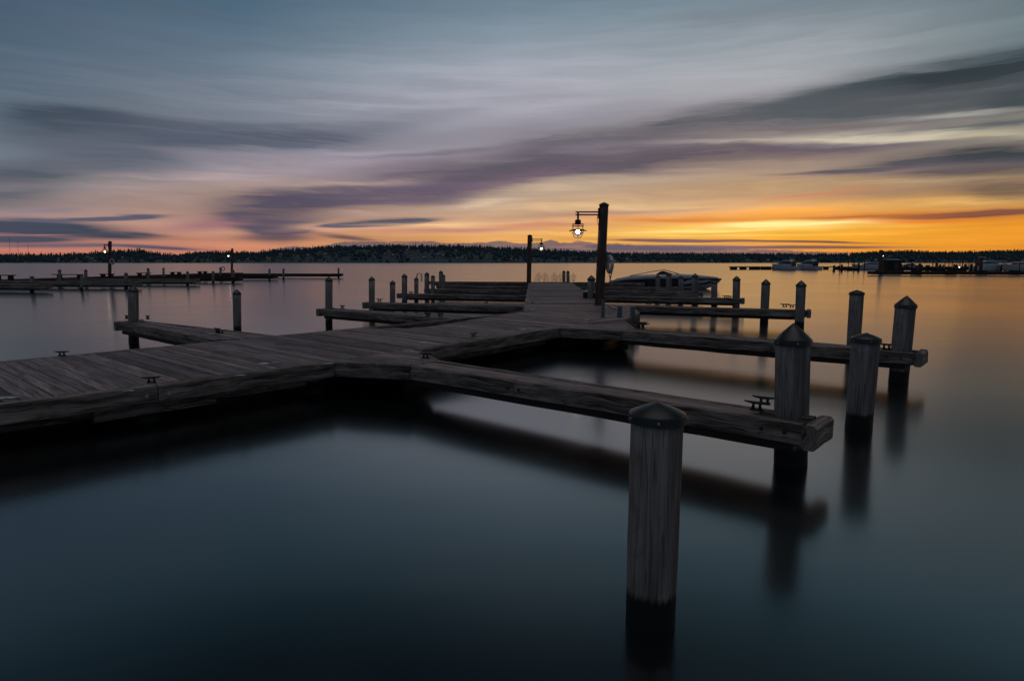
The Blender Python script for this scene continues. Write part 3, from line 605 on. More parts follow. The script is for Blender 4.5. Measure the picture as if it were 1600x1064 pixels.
# ---------------------------------------------------------------- piles
def pile(xt, yt, Y, wpx, label, xf=None, cap='tall', group='round wooden piles along the docks', seg=20, dia=None, detail=False):
    """tip at pixel (xt, yt) at distance Y; foot seen at column xf on the water"""
    tip = PY(xt, yt, Y); yw = HY + H * F / Y
    foot = PY(xf if xf is not None else 800 + (xt - 800) * 1.0, yw, Y) if xf is not None else Vector((tip.x, Y, 0))
    foot.z = 0; foot.y = Y
    r = (dia or wpx / F * (tip.y * CP - (tip.z - H) * SP) * Y / math.hypot(tip.x, Y)) / 2 * .985
    hc = {'tall': .95, 'low': .42, 'mid': .7}[cap] * r
    ax = (tip - foot).normalized(); Lp = (tip - foot).length; top = Lp - hc
    root = empty('dock_pile', foot, label, 'pile', group)
    mb = MB(); rings = []; us = []
    n = 14 if detail else 7; a = Vector((1, 0, 0)); b = ax.cross(a).normalized(); a = b.cross(ax)
    lobes = [random.uniform(-.02, .02) for _ in range(6)]
    s0 = -1.2
    for i in range(n + 1):
        s = s0 + (top - .01 - s0) * i / n; rr = r * (.94 + .04 * (1 - (s - s0) / (top - s0)) * -1) * (1 + random.uniform(-.008, .008))
        if detail and -.05 < s < .25: rr *= .985
        rings.append([foot + ax * s + (a * math.cos(t) + b * math.sin(t)) * rr * (1 + lobes[0] * math.cos(2 * t + s) + lobes[1] * math.cos(3 * t) + lobes[2] * math.cos(5 * t + 2 * s)) for t in [2 * math.pi * k / seg for k in range(seg)]]); us.append(s)
    mb.loft(rings, smooth=True, us=us); mb.build('post', 'pile', root, foot)
    mb = MB(); mb.lathe(foot + ax * (top - .30 * r), [(r * 1.0, 0), (r * 1.02, 0), (r * 1.02, .30 * r), (r * .97, .36 * r), (r * .52, .36 * r + hc * .48), (r * .04, .30 * r + hc * .995), (0, .30 * r + hc)], seg + 8, smooth=False, ax=ax)
    cp = mb.build('cap', 'cap', root, foot)
    for pgi, pg in enumerate(cp.data.polygons): pg.use_smooth = (len(pg.vertices) == 4 and abs(pg.normal.dot(ax)) > .2)
    if detail:
        for t in (-1.75, -.2, 3.4, 1.4):
            q = foot + ax * (top - .12 * r); o = (a * math.cos(t) + b * math.sin(t)); mb = MB(); mb.tube([q + o * r * 1.0, q + o * (r * 1.02 + .008)], .008, 8, smooth=False); mb.build('bolt', 'bolt', cp, foot)
    return root
pile(1028, 628, 3.50, 91, 'nearest and largest pile, pale grey with low black cone cap, in open water', 1016, 'low', detail=True, seg=40)
pile(1240, 505, 6.42, 60, 'stout grey pile with a pointed black cap at the end of the nearest finger pier', 1235, 'tall', detail=True, seg=36)
pile(1354, 520, 7.85, 50, 'leaning grey pile with a low cap standing alone in water before the second right finger', 1342, 'low', detail=True, seg=32)
pile(1417, 462, 11.05, 37, 'leaning dark pile with a pointed cap at the end of the second right finger pier', 1404, 'tall', detail=True, seg=28)
pile(1339, 453, 14.4, 25.5, 'tall dark pile with a low cap standing in water behind the second right finger', 1333, 'low', detail=True, seg=24)
pile(1252, 438, 20.2, 17.5, 'pile with pointed cap at the orange water end of the third right finger pier', 1249, 'tall', detail=True)
pile(1197, 436, 22.0, 15, 'pile with pointed cap standing behind the third right finger pier', 1194, 'tall', detail=True)
pile(1151, 431, 27.1, 13, 'pile with pointed cap at the end of the fourth right finger pier', 1150, 'tall')
pile(1116, 438, 28.6, 11, 'short pile just behind the end of the fourth right finger pier', 1116, 'mid')
pile(1086, 427, 32.6, 11.5, 'rightmost of the four piles standing before the speedboat hull', 1086, 'tall')
pile(1064, 430, 34.2, 9, 'second from the right of the four piles before the speedboat hull', 1064, 'tall')
pile(1045, 426, 38.6, 9, 'third from the right of the four piles before the speedboat, below its windshield', 1045, 'mid')
pile(1028, 429.5, 40.2, 8, 'leftmost of the four piles standing before the speedboat hull', 1028, 'mid')
pile(924, 430, 27.0, 13, 'pile with pointed cap on the right walkway edge, left of the tall lamp post', 924, 'tall')
pile(881, 422.5, 48.6, 5.6, 'left one of two close dark piles at the far end of the walkway', 881, 'tall')
pile(887.5, 422.5, 48.6, 5.6, 'right one of two close dark piles at the far end of the walkway', 887.5, 'tall')
pile(208, 446, 16.45, 19, 'tall pile with pointed cap at the end of the nearest left finger pier', 209, 'tall', detail=True)
pile(370, 452, 18.7, 14.5, 'lone pile standing in open water behind the walkway, right of the nearest left finger', 371, 'tall', detail=True)
pile(514, 432, 20.9, 12.5, 'pile with pointed cap at the rounded end of the second left finger pier', 514, 'tall', detail=True)
pile(581, 432, 24.2, 10.5, 'pile with pointed cap at the very end of the third left finger pier', 581, 'tall')
pile(613.5, 438, 24.3, 9.5, 'shorter pile inward of the end pile on the third left finger pier', 613.5, 'tall')
pile(632, 427.5, 31.1, 9.5, 'tall pile at the end of the fourth left finger pier', 632, 'tall')
pile(650.5, 433, 31.3, 7.5, 'short pile second from the end of the fourth left finger, before the ladder hoop', 650.5, 'tall')
pile(667, 425, 36.6, 8.2, 'tall pile right of the ladder hoop, at the end of the fifth left finger', 667, 'tall')
pile(676.5, 430, 36.4, 7, 'short pile between two taller ones on the fifth left finger', 676.5, 'mid')
pile(689, 422.5, 42.4, 7, 'tall rightmost pile of the left group, at the end of the sixth finger', 689, 'tall')
pile(693, 429, 42.0, 6, 'short pile half hidden beside the rightmost tall pile of the left group', 693, 'mid')
BGP = [(50, 431, 44.5, 8, 'pile at the brown end of the leftmost far finger pier', 'mid'), (93, 420.5, 56, 6, 'left of two piles behind the low rail on the far left dock', 'tall'),
 (127.5, 428.5, 47.5, 5.6, 'thin pile in front of the far left dock, left of its tall lamp post', 'mid'), (134, 420.5, 57, 6, 'right of two piles behind the low rail on the far left dock', 'tall'),
 (197, 425.5, 50.3, 7, 'pile at a finger end, just right of the far left lamp with life ring', 'tall'), (231.5, 418.5, 64, 5, 'left pile of a pair midway along the far left dock', 'tall'),
 (255.5, 418, 68, 4, 'right pile of a pair midway along the far left dock', 'tall'), (293, 423.5, 57.5, 5, 'pile in front of the far left dock between its two lamps', 'tall'),
 (333, 423.5, 63.5, 4.6, 'flat topped pile left of the second lamp on the far left dock', 'low'), (344.5, 417.5, 76, 4, 'pile beside the grey life ring near the second far left lamp', 'tall'),
 (364, 421.5, 64.2, 5.4, 'thick pile below the second lamp of the far left dock', 'low'), (421, 419.8, 74.2, 3.8, 'left of two piles on the thin outer part of the far left dock', 'tall'),
 (443, 419.3, 77, 3.8, 'right of two piles on the thin outer part of the far left dock', 'tall'), (529, 418.3, 84.3, 3.4, 'pile at the outermost tip of the far left dock', 'tall')]
for x, y, Y, w, lb, cp in BGP: pile(x, y, Y, w, lb, x, cp, seg=12)

# ---------------------------------------------------------------- far left dock
G2 = 'finger piers of the far left dock'
fw = empty('dock_walkway', (-42, 60, 0), 'dark walkway of the far left dock seen beyond the water', 'dock')
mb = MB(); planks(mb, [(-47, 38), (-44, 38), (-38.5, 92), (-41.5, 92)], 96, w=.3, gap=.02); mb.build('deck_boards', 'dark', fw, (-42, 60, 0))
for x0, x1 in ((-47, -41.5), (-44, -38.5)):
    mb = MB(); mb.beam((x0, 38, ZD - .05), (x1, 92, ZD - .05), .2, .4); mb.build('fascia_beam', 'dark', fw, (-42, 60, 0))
for k, (xe, Y, lb) in enumerate(((60, 44, 'leftmost far finger pier, ending in a brown block by a pile'), (205, 50, 'far finger pier ending right of the lamp post with the life ring'),
        (300, 57, 'far finger pier ending midway between the two far left lamps'), (370, 64, 'far finger pier ending below the second far left lamp'),
        (427, 74, 'far finger pier ending between the second lamp and the outermost tip'), (531, 84, 'outermost far finger pier, a thin dark line ending at a single pile'))):
    xr = (-43.2 + (Y - 38) * .1); e_ = PY(xe, 430, Y); a2, b2 = off((xr, Y + 1.2), (e_.x, Y), .9)
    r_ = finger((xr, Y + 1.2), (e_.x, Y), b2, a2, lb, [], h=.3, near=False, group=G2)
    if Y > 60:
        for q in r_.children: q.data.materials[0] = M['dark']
# low rails / benches
def rail(L):
    r = empty('low_bench', (0, 0, 0)); mb = MB(); mb.beam((-L / 2, 0, .42), (L / 2, 0, .42), .35, .07); mb.build('seat', 'dark', r)
    for x in (-L * .3, L * .3): mb = MB(); mb.box((x, 0, .17), .3, .3, .36); mb.build('leg', 'dark', r)
    return r
for k, (x0, x1, Y, lb) in enumerate(((-6, 27, 55, 'low dark bench at the left edge of the far left dock'), (86, 138, 58, 'longest low bench, between two piles on the far left dock'), (160, 181, 60, 'short low bench at the foot of the lamp with the life ring'),
        (217, 238, 66, 'low bench beside the left pile of the pair on the far left dock'), (269, 286, 71, 'low bench midway between the two far left lamps'), (312, 326, 76, 'low bench left of the grey life ring'))):
    L = (x1 - x0) / F * Y; o = rail(L); tag(o, lb, 'bench', 'low benches on the far left dock'); xm = (x0 + x1) / 2
    o.location = ((xm - 800) / F * Y, Y, ZD + .01)

# ---------------------------------------------------------------- lamp posts
def lamp_post(xt, yt, Y, wpx, side, label, xf=None, arm=.76, zb=None, far=False, bulb='bulb', bend=.0):
    tip = PY(xt, yt, Y); foot = Vector((PY(xf if xf is not None else xt, 450, Y).x, Y, 0)); r = wpx / F * Y / 2
    root = empty('lamp_post', foot, label, 'lamp post', 'wooden lamp posts on the docks'); ax = (tip - foot).normalized(); L = (tip - foot).length
    z0 = -1.0; n = 12; mb = MB(); rings = []; us = []
    for i in range(n + 1):
        s = z0 + (L - r * .75 - z0) * i / n; c = foot + ax * s; q = 1.0 - .03 * i / n
        rings.append([c + Vector((math.cos(t), math.sin(t), 0)) * r * q * (1 + .02 * math.cos(3 * t + s)) for t in [2 * math.pi * k / 20 for k in range(20)]]); us.append(s)
    mb.loft(rings, smooth=True, us=us); mb.build('post', 'post', root, foot)
    mb = MB(); c = foot + ax * (L - r * .78); mb.lathe(c, [(r * 1.05, 0), (r * 1.05, r * .3), (r * .5, r * .58), (0, r * .78)], 24, smooth=False, ax=ax); mb.build('cap', 'cap', root, foot)
    zt = tip.z - .36 if not far else tip.z - .36
    px_ = foot.x + ax.x * zt; s = side; ya = foot.y
    mb = MB(); x1 = px_ + s * (r + arm)
    mb.tube([(px_ + s * r * .6, ya, zt + .02), (x1 + s * .06, ya, zt + .02)], .022, 8); mb.tube([(px_ + s * r * .6, ya, zt - .08), (x1 + s * .06, ya, zt - .08)], .022, 8)
    mb.box((px_ + s * (r + .012), ya, zt - .03), .03, .16, .36); am = mb.build('arm', 'lampmetal', root, foot)
    mb = MB(); mb.tube([(px_ + s * (r + .05), ya, zt - .1), (px_ + s * (r + .06), ya, zt - .3), (px_ + s * (r + .0), ya, zt - .46)], .009, 6); mb.build('cable', 'lampmetal', root, foot)
    lx = x1 - s * .03; c = Vector((lx, ya, zt))
    # lantern: stem, hood, wide brim, cage, glass and bulb
    mb = MB(); mb.tube([c + V2(0, 0, .03), c + V2(0, 0, -.27)], .035, 10)
    mb.lathe(c, [(.05, -.24), (.105, -.26), (.105, -.40), (.0, -.40)][::-1], 20)
    ln = mb.build('lantern', 'lampmetal', root, foot)
    mb = MB(); mb.lathe(c, [(.0, -.60), (.17, -.60), (.32, -.635), (.32, -.625), (.17, -.575), (.0, -.575)], 32); mb.build('brim', 'lampmetal', ln, foot)
    mb = MB()
    for zz, rr in ((-.40, .20), (-.47, .20), (-.71, .205)): mb.ring(c + V2(0, 0, zz), rr, .010, (0, 0, 1), 24, 6)
    for q in range(6):
        a = q * math.pi / 3 + .3; e = Vector((math.cos(a), math.sin(a), 0))
        mb.tube([c + e * .20 + V2(0, 0, -.40), c + e * .205 + V2(0, 0, -.58), c + e * .205 + V2(0, 0, -.71), c + e * .17 + V2(0, 0, -.80), c + e * .10 + V2(0, 0, -.87), c + V2(0, 0, -.895)], .007, 5)
    mb.lathe(c, [(0, -.90), (.02, -.89), (.02, -.87), (0, -.87)], 8); mb.build('cage', 'lampmetal', ln, foot)
    mb = MB(); mb.lathe(c, [(.0, -.82), (.07, -.81), (.13, -.76), (.15, -.69), (.14, -.62)], 20); mb.build('glass_globe', 'glass', ln, foot) if not far else None
    mb = MB(); rb = .06 if not far else .07; mb.lathe(c, [(0, -.60 - 2.2 * rb)] + [(rb * math.sin(t), -.60 - 1.1 * rb - 1.1 * rb * math.cos(t)) for t in [math.pi * k / 8 for k in range(1, 8)]] + [(0, -.60)], 12); mb.build('bulb', bulb, ln, foot)
    return root
lamp_post(944, 316, 22.8, 14.6, -1, 'tall lamp post with a hanging lit lantern beside the right walkway edge', 936)
lamp_post(828, 366.5, 48.0, 7.2, 1, 'smaller lamp post with lit lantern at the far left corner of the walkway', 826, arm=.72)
lamp_post(172, 376.5, 62.5, 4.8, -1, 'lamp post with a life ring and lit lantern on the far left dock', 172, arm=.42, far=True, bulb='bulbfar')
lamp_post(363, 388, 88, 3.4, -1, 'second lamp post of the far left dock, right of the grey life ring', 363, arm=.45, far=True, bulb='bulbfar')
lamp_post(1376.5, 390.5, 112, 5.4, 1, 'dark lamp post standing by the boathouse on the far right dock', 1376, arm=.12, far=True, bulb='bulbfar')

# life rings, ladder, box, posts
def life_ring(c, Rr, axis, label, line=True):
    root = empty('life_ring', c, label, 'life ring', 'life rings on the docks'); mb = MB(); mb.ring(c, Rr, Rr * .24, axis, 32, 10); mb.build('ring', 'white', root, c)
    mb = MB(); ax = Vector(axis).normalized(); a = ax.orthogonal().normalized(); b = ax.cross(a)
    for k in range(4):
        t = k * math.pi / 2 + .4; q = c + (a * math.cos(t) + b * math.sin(t)) * Rr; tv = (-a * math.sin(t) + b * math.cos(t))
        mb.ring(q, Rr * .26, Rr * .05, tv, 12, 6)
    mb.build('band', 'rope', root, c)
    if line:
        mb = MB(); p0 = c + V2(.04, -.05, -Rr * .2)
        mb.tube([p0, p0 + V2(.03, 0, -.25), p0 + V2(-.02, .02, -.5), p0 + V2(.03, 0, -.68), p0 + V2(.01, 0, -.8)], .022, 6)
        mb.tube([p0 + V2(-.05, .03, .1), p0 + V2(-.07, 0, -.2), p0 + V2(-.03, 0, -.42), p0 + V2(.02, 0, -.60)], .016, 6); mb.build('rope', 'rope', root, c)
    return root
life_ring(PY(952.5, 413, 22.7), .27, (1, .18, 0), 'white life ring seen edge on, hanging with rope on the tall lamp post')
life_ring(PY(175, 409, 62.2), .24, (.2, 1, 0), 'small white life ring hanging on the far left lamp post', False)
life_ring(PY(348.5, 420, 77), .23, (.3, 1, 0), 'small grey life ring beside a pile near the second far left lamp', False)
c = PY(654.5, 438, 49.6); ld = empty('dock_ladder', (c.x, c.y, 0), 'thin hooped ladder rail rising at the left end of the far arm', 'ladder')
for yy in (0, .45):
    mb = MB(); x0 = c.x - .18; mb.tube([(x0, c.y + yy, -.3), (x0, c.y + yy, .95)] + [(x0 + .18 - .18 * math.cos(t), c.y + yy, .95 + .18 * math.sin(t)) for t in [math.pi * k / 6 for k in range(1, 6)]] + [(x0 + .36, c.y + yy, .95), (x0 + .36, c.y + yy, ZD)], .025, 6); mb.build('hand_rail', 'strip', ld, (c.x, c.y, 0))
for k in range(4): mb = MB(); mb.tube([(c.x - .18, c.y, -.2 + k * .22), (c.x - .18, c.y + .45, -.2 + k * .22)], .02, 6); mb.build('rung', 'strip', ld, (c.x, c.y, 0))
p_ = P(926, 466, ZD); bx = empty('dock_box', (p_.x, p_.y, ZD), 'pale grey dock box with slanted lid on the walkway left of the tall lamp', 'dock box', rz=R(-50))
mb = MB(); mb.loft([[(x, -.22, 0), (x, .22, 0), (x, .22, .34), (x, -.22, .24)] for x in (-.36, .36)]); mb.build('body', 'dark', bx)
mb = MB(); mb.loft([[(x, -.25, .245), (x, .25, .350), (x, .25, .385), (x, -.25, .28)] for x in (-.4, .4)]); mb.build('lid', 'strip', bx)
for x, y0, y1, w_, lb in ((942, 496, 470, 5, 'leftmost of three blue grey steel posts, below the tall lamp post'), (968, 496, 479, 7, 'middle one of three blue grey steel posts beside the walkway'), (988, 508, 480, 7, 'rightmost of three blue grey steel posts, at the root of the third right finger')):
    p_ = P(x, y0, ZD if y0 < 500 else .20); t_ = PY(x, y1, p_.y); r_ = w_ / F * p_.y / 2
    o = empty('steel_post', p_, lb, 'post', 'galvanised steel posts by the walkway')
    mb = MB(); mb.box(((0), 0, (t_.z - p_.z) / 2), r_ * 2, r_ * 1.6, t_.z - p_.z); mb.build('tube', 'galv', o)
    mb = MB(); mb.box((0, 0, .01), r_ * 3.2, r_ * 3, .02); mb.build('base_plate', 'galv', o)
    mb = MB(); mb.box((0, 0, t_.z - p_.z + .008), r_ * 2.3, r_ * 1.9, .016); mb.build('top_plate', 'galv', o)
a_ = P(951, 478, ZD + .01); b_ = P(961, 484, ZD + .01); mb = MB(); mb.beam(a_ + V2(0, 0, .04), b_ + V2(0, 0, .04), .10, .04, ch=.005)
tag(mb.build('loose_plank', 'rope', None, a_), 'short pale plank lying between the steel posts', 'plank').location = a_

# ---------------------------------------------------------------- speedboat
def hull(mb, st, flip=False):
    """stations: (x, half beam, sheer z, chine half beam, chine z, keel z)"""
    rings = []
    for x, hb, zs, hc_, zc, zk in st:
        rings.append([(x, -hb * .0, zk), (x, -hc_, zc), (x, -(hb * .72 + hc_ * .28), zc + (zs - zc) * .55), (x, -hb, zs), (x, hb, zs), (x, hb * .72 + hc_ * .28, zc + (zs - zc) * .55), (x, hc_, zc)])
    mb.loft(rings, smooth=False)
bo = empty('speedboat', (0, 0, 0), 'white speedboat with a black hull side and low windshield moored beyond the right fingers', 'boat')
ST_ = [(-4.1, .95, .38, .85, -.05, -.35), (-3.7, 1.05, .60, .95, -.05, -.4), (-2.5, 1.15, .80, 1.02, -.05, -.42), (-1, 1.2, .92, 1.05, -.02, -.42), (.6, 1.15, .96, .95, .02, -.4), (2.0, .95, .93, .66, .10, -.3), (3.2, .60, .88, .32, .26, -.05), (4.0, .25, .82, .10, .50, .30), (4.35, .04, .80, .02, .74, .70)]
mb = MB(); hull(mb, ST_); mb.build('hull', 'boatwhite', bo)
mb = MB()
for sgn in (-1, 1):
    rings = []
    for x, hb, zs, hc_, zc, zk in ST_[:-1]:
        f = lambda t: (hc_ + (hb - hc_) * t + .012, zc + (zs - zc) * t)
        (y0, z0), (y1, z1) = f(.12), f(.84)
        rings.append([(x, sgn * y0, z0), (x, sgn * (y0 + .02), z0), (x, sgn * (y1 + .02), z1), (x, sgn * y1, z1)])
    rings.append([(4.30, sgn * .05, .755), (4.30, sgn * .06, .755), (4.30, sgn * .06, .785), (4.30, sgn * .05, .785)])
    mb.loft(rings)
mb.build('hull_stripe', 'boatblack', bo)
mb = MB(); rings = []
for x, hb, z in ((-4.0, .7, .50), (-3.3, .85, .74), (-2.4, .95, .93), (-1.2, .98, 1.03), (.3, .95, 1.08), (1.4, .80, 1.10), (2.4, .55, 1.05), (3.3, .3, .95), (4.1, .08, .84)):
    rings.append([(x, -hb, z - .22), (x, -hb * .75, z), (x, 0, z + .04), (x, hb * .75, z), (x, hb, z - .22)])
mb.loft(rings, smooth=True); mb.build('deck', 'boatwhite', bo)
mb = MB(); mb.loft([[(-.5, y * .9, 1.06), (-.1, y * .75, 1.34), (.12, y * .73, 1.36), (.9, y * .8, 1.10)] for y in (-.76, .76)]); mb.build('windshield', 'tint', bo)
mb = MB()
for y in (-.72, .72): mb.tube([(-2.4, y, .96), (-1.0, y * .9, 1.25), (-.1, y * .75, 1.42), (.2, y * .72, 1.43), (1.3, y * .85, 1.1)], .03, 6)
mb.tube([(.05, -.54, 1.43), (.05, .54, 1.43)], .03, 6); mb.build('windshield_frame', 'strip', bo)
mb = MB(); mb.box((-3.0, .0, .74), .8, 1.1, .14, pitch=R(-8)); mb.build('engine_cover', 'boatgrey', bo)
bo.location = (PY(1036, 440, 50.2).x, 50.6, -.06); bo.rotation_euler = (0, 0, R(-14)); bo.scale = (1.03, 1, 1)

# cruisers far right
def cruiser(loc, rz, L, label, hgt=1.0, arch=True):
    r = empty('cabin_cruiser', loc, label, 'boat', 'cabin cruisers moored far right', rz); k = L / 9
    st = [(-4.4, 1.35, 1.05, 1.25, 0, -.4), (-2, 1.55, 1.15, 1.4, 0, -.45), (1, 1.5, 1.35, 1.2, .05, -.4), (3, 1.0, 1.6, .6, .25, -.2), (4.2, .4, 1.8, .12, .7, .2), (4.8, .05, 1.9, .02, 1.6, 1.5)]
    mb = MB(); hull(mb, [(a * k, b * k, c * k, d_ * k, e * k, f * k) for a, b, c, d_, e, f in st]); mb.build('hull', 'boatwhite', r)
    mb = MB(); rg = []
    for x, hb, z0, z1 in ((-2.8, 1.15, 1.05, 2.6), (-1.5, 1.2, 1.1, 3.0), (.4, 1.15, 1.2, 2.95), (1.9, .95, 1.3, 2.0), (3.4, .55, 1.5, 1.75)):
        rg.append([(x * k, -hb * k, z0 * k), (x * k, hb * k, z0 * k), (x * k, hb * .78 * k, z1 * k * hgt), (x * k, -hb * .78 * k, z1 * k * hgt)])
    mb.loft(rg); cb = mb.build('cabin', 'boatwhite', r)
    for sgn in (-1, 1):
        mb = MB(); rg = []
        for x, hb, z0, z1 in ((-2.6, 1.15, 1.75, 2.35), (-1.5, 1.17, 1.8, 2.65), (.4, 1.12, 1.85, 2.6), (1.5, 1.0, 1.75, 2.0)):
            ya = hb - .2 * (z0 - 1.1) / 1.8 + .05; yb = hb - .24 * (z1 - 1.1) / 1.8 + .05
            rg.append([(x * k, sgn * ya * k, z0 * k), (x * k, sgn * (ya + .02) * k, z0 * k), (x * k, sgn * (yb + .02) * k, z1 * k * hgt), (x * k, sgn * yb * k, z1 * k * hgt)])
        mb.loft(rg); mb.build('window', 'tint', cb)
    mb = MB(); mb.box((-2.87 * k, 0, 1.85 * k), .08, 2.25 * k, 1.6 * k); mb.build('window', 'tint', cb)  # dark panel painted in for the shaded opening at the cabin's aft
    mb = MB(); mb.loft([[(.8 * k, -.85 * k, 2.84 * k * hgt), (.8 * k, .85 * k, 2.84 * k * hgt), (.72 * k, .85 * k, 2.88 * k * hgt), (.72 * k, -.85 * k, 2.88 * k * hgt)], [(1.85 * k, -.85 * k, 2.06 * k), (1.85 * k, .85 * k, 2.06 * k), (1.85 * k, .85 * k, 2.1 * k), (1.85 * k, -.85 * k, 2.1 * k)]]); mb.build('windshield', 'tint', cb)
    mb = MB()
    for sgn in (-1, 1):
        mb.tube([(1.2 * k, sgn * 1.4 * k, 2.0 * k), (3 * k, sgn * .95 * k, 2.25 * k), (4.2 * k, sgn * .4 * k, 2.45 * k), (4.9 * k, 0, 2.5 * k)], .03, 5)
        for x, y, z in ((1.2, 1.4, 1.35), (3, .95, 1.6), (4.2, .4, 1.8)): mb.tube([(x * k, sgn * y * k, z * k), (x * k, sgn * y * k, (z + .65) * k)], .025, 5)
    mb.build('bow_rail', 'strip', r)
    if arch:
        mb = MB(); mb.tube([(-1.9 * k, -1.1 * k, 2.6 * k), (-2.2 * k, -.9 * k, 3.3 * k), (-2.2 * k, .9 * k, 3.3 * k), (-1.9 * k, 1.1 * k, 2.6 * k)], .09, 6); mb.build('radar_arch', 'boatwhite', r)
    return r
cruiser(PY(1227, 421, 166).xy.to_3d(), R(122), 7.4, 'left one of two white cabin cruisers side by side at the thin far dock')
cruiser(PY(1262.5, 421, 168).xy.to_3d(), R(112), 7.4, 'right one of two white cabin cruisers side by side at the thin far dock', 1.0)
cruiser(PY(1356, 419, 166).xy.to_3d(), R(165), 7.2, 'low white cruiser moored left of the dark boathouse', .8)
cruiser(PY(1545, 419, 150).xy.to_3d(), R(8), 8.4, 'long pale cruiser moored near the right edge of the photo', .82)
cruiser(PY(1592, 419, 148).xy.to_3d(), R(186), 7.6, 'white cruiser cut off by the right edge of the photo', .8)
cruiser(PY(1418, 419, 172).xy.to_3d(), R(170), 5.0, 'small cruiser moored right of the dark boathouse', .95)

# far right docks
a_ = PY(1140, 419, 176); b_ = PY(1720, 419, 176); dk = empty('floating_dock', (a_.x, 176, 0), 'thin dark floating dock behind the two cabin cruisers far right', 'dock')
mb = MB(); mb.beam((a_.x, 176, .75), (b_.x, 174, .75), 1.6, .26, seg=6, jit=.01); mb.build('deck', 'dark', dk, (a_.x, 176, 0))
random.seed(5)
xq = a_.x + 1
while xq < b_.x:
    mb = MB(); w_ = random.choice((.7, 1.0, 1.6)); mb.box((xq, 175.8, .2), w_, 1.2, .9); mb.build('float', 'dark', dk, (a_.x, 176, 0)); xq += random.choice((1.4, 1.8, 2.6, 4.5))
a_ = PY(1360, 425, 101); b_ = PY(1760, 425, 96); dk = empty('floating_dock', (a_.x, 101, 0), 'broad dark floating dock across the water at the far right', 'dock')
mb = MB(); mb.beam((a_.x, 101, .52), (b_.x, 97, .52), 2.2, .48, seg=5, jit=.01); mb.build('deck', 'dark', dk, (a_.x, 101, 0))
for x in (1428, 1481, 1530, 1581, 1640):
    mb = MB(); q = PY(x, 425, 99.3); mb.box((q.x, 98.7, .35), 1.3, .6, .75); mb.build('float', 'dark', dk, (a_.x, 101, 0))
# boathouse
q = PY(1390, 420, 128); bh = empty('boathouse', (q.x, q.y, 0), 'dark low boathouse with shallow roof beside the far right lamp post', 'building')
mb = MB(); mb.box((0, 0, 1.15), 2.7, 3.2, 2.3); mb.build('wall', 'dark', bh)
mb = MB(); mb.loft([[(x, -1.9, 2.3), (x, 1.9, 2.3), (x, 0, 2.62)] for x in (-1.5, 1.5)]); mb.build('roof', 'cap', bh)
mb = MB(); mb.box((.3, -1.63, 1.0), .9, .06, 1.8); mb.build('door', 'tint', bh)
mb = MB(); mb.box((0, 0, .0), 3.6, 3.6, .9); mb.build('float', 'dark', bh)
# mooring posts of the far marina
random.seed(8); k = 0
for x in [1300, 1309, 1312, 1322, 1331, 1338, 1347, 1398, 1404, 1409, 1413, 1421, 1428, 1433, 1436, 1444, 1447, 1453, 1459, 1464, 1472, 1478, 1483, 1490, 1495, 1499, 1504, 1509, 1513, 1520, 1528, 1536, 1552, 1560, 1566, 1580, 1588, 1597]:
    Y = random.uniform(128, 170); thin = random.random() < .35; hh = random.uniform(2.2, 3.4) if thin else random.uniform(1.0, 1.7)
    o = Vector(((x - 800) / F * Y, Y, 0)); r_ = .09 if thin else random.uniform(.18, .32)
    mb = MB(); mb.tube([(0, 0, -.6), (0, 0, hh)], [r_, r_ * .92], 8); mb.lathe((0, 0, hh), [(r_, 0), (r_ * 1.05, .03), (0, r_ * .9)], 8)
    e = mb.build('mooring_post', 'dark'); e.location = o
    tag(e, ('tall thin' if thin else 'short stout') + ' dark mooring post in the crowded far right marina', 'post', ('thin' if thin else 'stout') + ' mooring posts of the far right marina')
# dinghies and low clutter between them
mbd = MB(); hull(mbd, [(-1.5, .62, .45, .5, 0, -.1), (0, .72, .48, .55, 0, -.12), (1.0, .5, .55, .3, .1, 0), (1.6, .08, .68, .04, .45, .4)]); d0 = mbd.build('hull', 'dark')
dr = empty('dinghy', (0, 0, 0)); d0.parent = dr; mbd = MB(); mbd.box((-.3, 0, .52), .25, 1.3, .05); mbd.build('seat', 'strip', dr); mbd = MB(); mbd.box((-1.62, 0, .6), .28, .3, .65); mbd.build('outboard_motor', 'boatblack', dr)
for i, x in enumerate((1316, 1327, 1409, 1424, 1440, 1457, 1468, 1487, 1501, 1524, 1570)):
    o = dr if i == 0 else copy_tree(dr); Y = random.uniform(140, 172); o.location = ((x - 800) / F * Y, Y, 0); o.rotation_euler.z = random.uniform(-.9, .9) + (math.pi if i % 2 else 0)
    s = random.uniform(1, 1.4); o.scale = (s, s, s * 1.1); tag(o, 'small dark dinghy tied up in the crowded far right marina', 'dinghy', 'dinghies in the far right marina')
for x, y, Y in ((1401.5, 417.5, 140), (1499, 417.5, 138), (1517, 416.5, 138)):
    c = PY(x, y, Y); o = empty('dock_light', (c.x, c.y, 0), f"small lit dock light low over the water, {'beside the boathouse' if x < 1450 else 'left of the right edge cruiser' if x < 1510 else 'at the stern of the long pale cruiser'}", 'dock light', 'dock lights low over the water')
    mb = MB(); mb.tube([(0, 0, 0), (0, 0, c.z - .1)], .05, 6); mb.build('pole', 'dark', o)
    mb = MB(); mb.lathe((0, 0, c.z), [(0, -.09), (.06, -.05), (.08, 0), (.05, .06), (0, .08)], 10); mb.build('bulb', 'bulbfar', o)

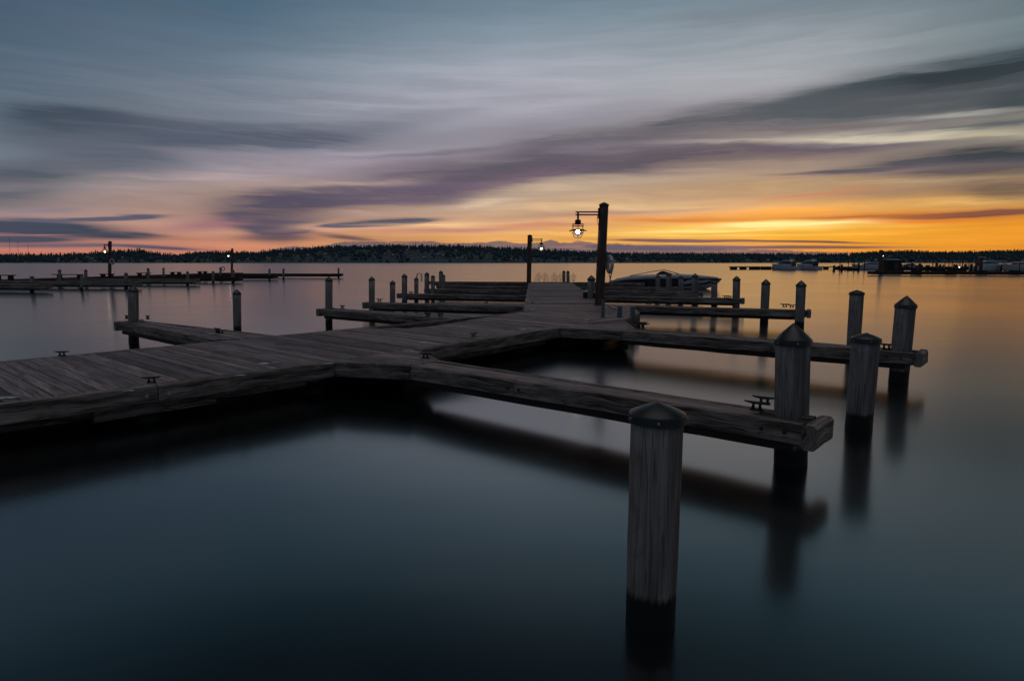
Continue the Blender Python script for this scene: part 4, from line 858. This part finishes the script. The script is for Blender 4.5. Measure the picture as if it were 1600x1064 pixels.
# ---------------------------------------------------------------- seated people, faint from moving during the exposure
def person(seed):
    rnd_ = random.Random(seed); bm = bmesh.new(); sk = bm.verts.layers.skin.verify()
    J = {}
    def v(n, p, r): x = bm.verts.new(p); x[sk].radius = (r, r * .85); J[n] = x; return x
    v('pel', (0, 0, .10), .15); v('wai', (0, .02, .30), .13); v('che', (0, .0, .48), .155); v('nec', (0, -.01, .60), .055); v('hed', (0, -.02, .69), .085); v('top', (0, -.015, .775), .075)
    for s in (-1, 1):
        v(f'hip{s}', (s * .10, -.02, .09), .085); v(f'kne{s}', (s * (.16 + rnd_.uniform(0, .08)), .42, .13), .06); v(f'ank{s}', (s * .16, .48, -.28), .042); v(f'toe{s}', (s * .17, .62, -.33), .035)
        v(f'sho{s}', (s * .18, 0, .53), .062); v(f'elb{s}', (s * (.26 + rnd_.uniform(0, .06)), .06, .30), .045); v(f'wri{s}', (s * .16, .25, .18), .032); v(f'han{s}', (s * .13, .33, .16), .035)
    E_ = [('pel', 'wai'), ('wai', 'che'), ('che', 'nec'), ('nec', 'hed'), ('hed', 'top')]
    for s in (-1, 1): E_ += [('pel', f'hip{s}'), (f'hip{s}', f'kne{s}'), (f'kne{s}', f'ank{s}'), (f'ank{s}', f'toe{s}'), ('che', f'sho{s}'), (f'sho{s}', f'elb{s}'), (f'elb{s}', f'wri{s}'), (f'wri{s}', f'han{s}')]
    for a, b in E_: bm.edges.new((J[a], J[b]))
    J['pel'][sk].use_root = True
    me = bpy.data.meshes.new('person'); bm.to_mesh(me); bm.free(); o = bpy.data.objects.new('person', me); scene.collection.objects.link(o)
    m_ = o.modifiers.new('skin', 'SKIN'); m_.use_smooth_shade = True; o.modifiers.new('sub', 'SUBSURF').levels = 1; me.materials.append(M['ghost']); return o
for i, (x, y, lb) in enumerate(((841.5, 425, 'leftmost'), (852, 425, 'second from left'), (866, 425.5, 'middle'), (875, 426, 'fourth from left'), (896, 425.5, 'rightmost, right of the paired piles'))):
    o = person(i); c = PY(x, y, 49.1); o.location = (c.x, 49.15, ZD + .03); s = (c.z - ZD) / .84; o.scale = (s * 1.05, s, s); o.rotation_euler.z = random.uniform(-.3, .3)
    tag(o, f'faint seated person at the far end of the walkway, {lb}', 'person', 'people sitting at the dock end')
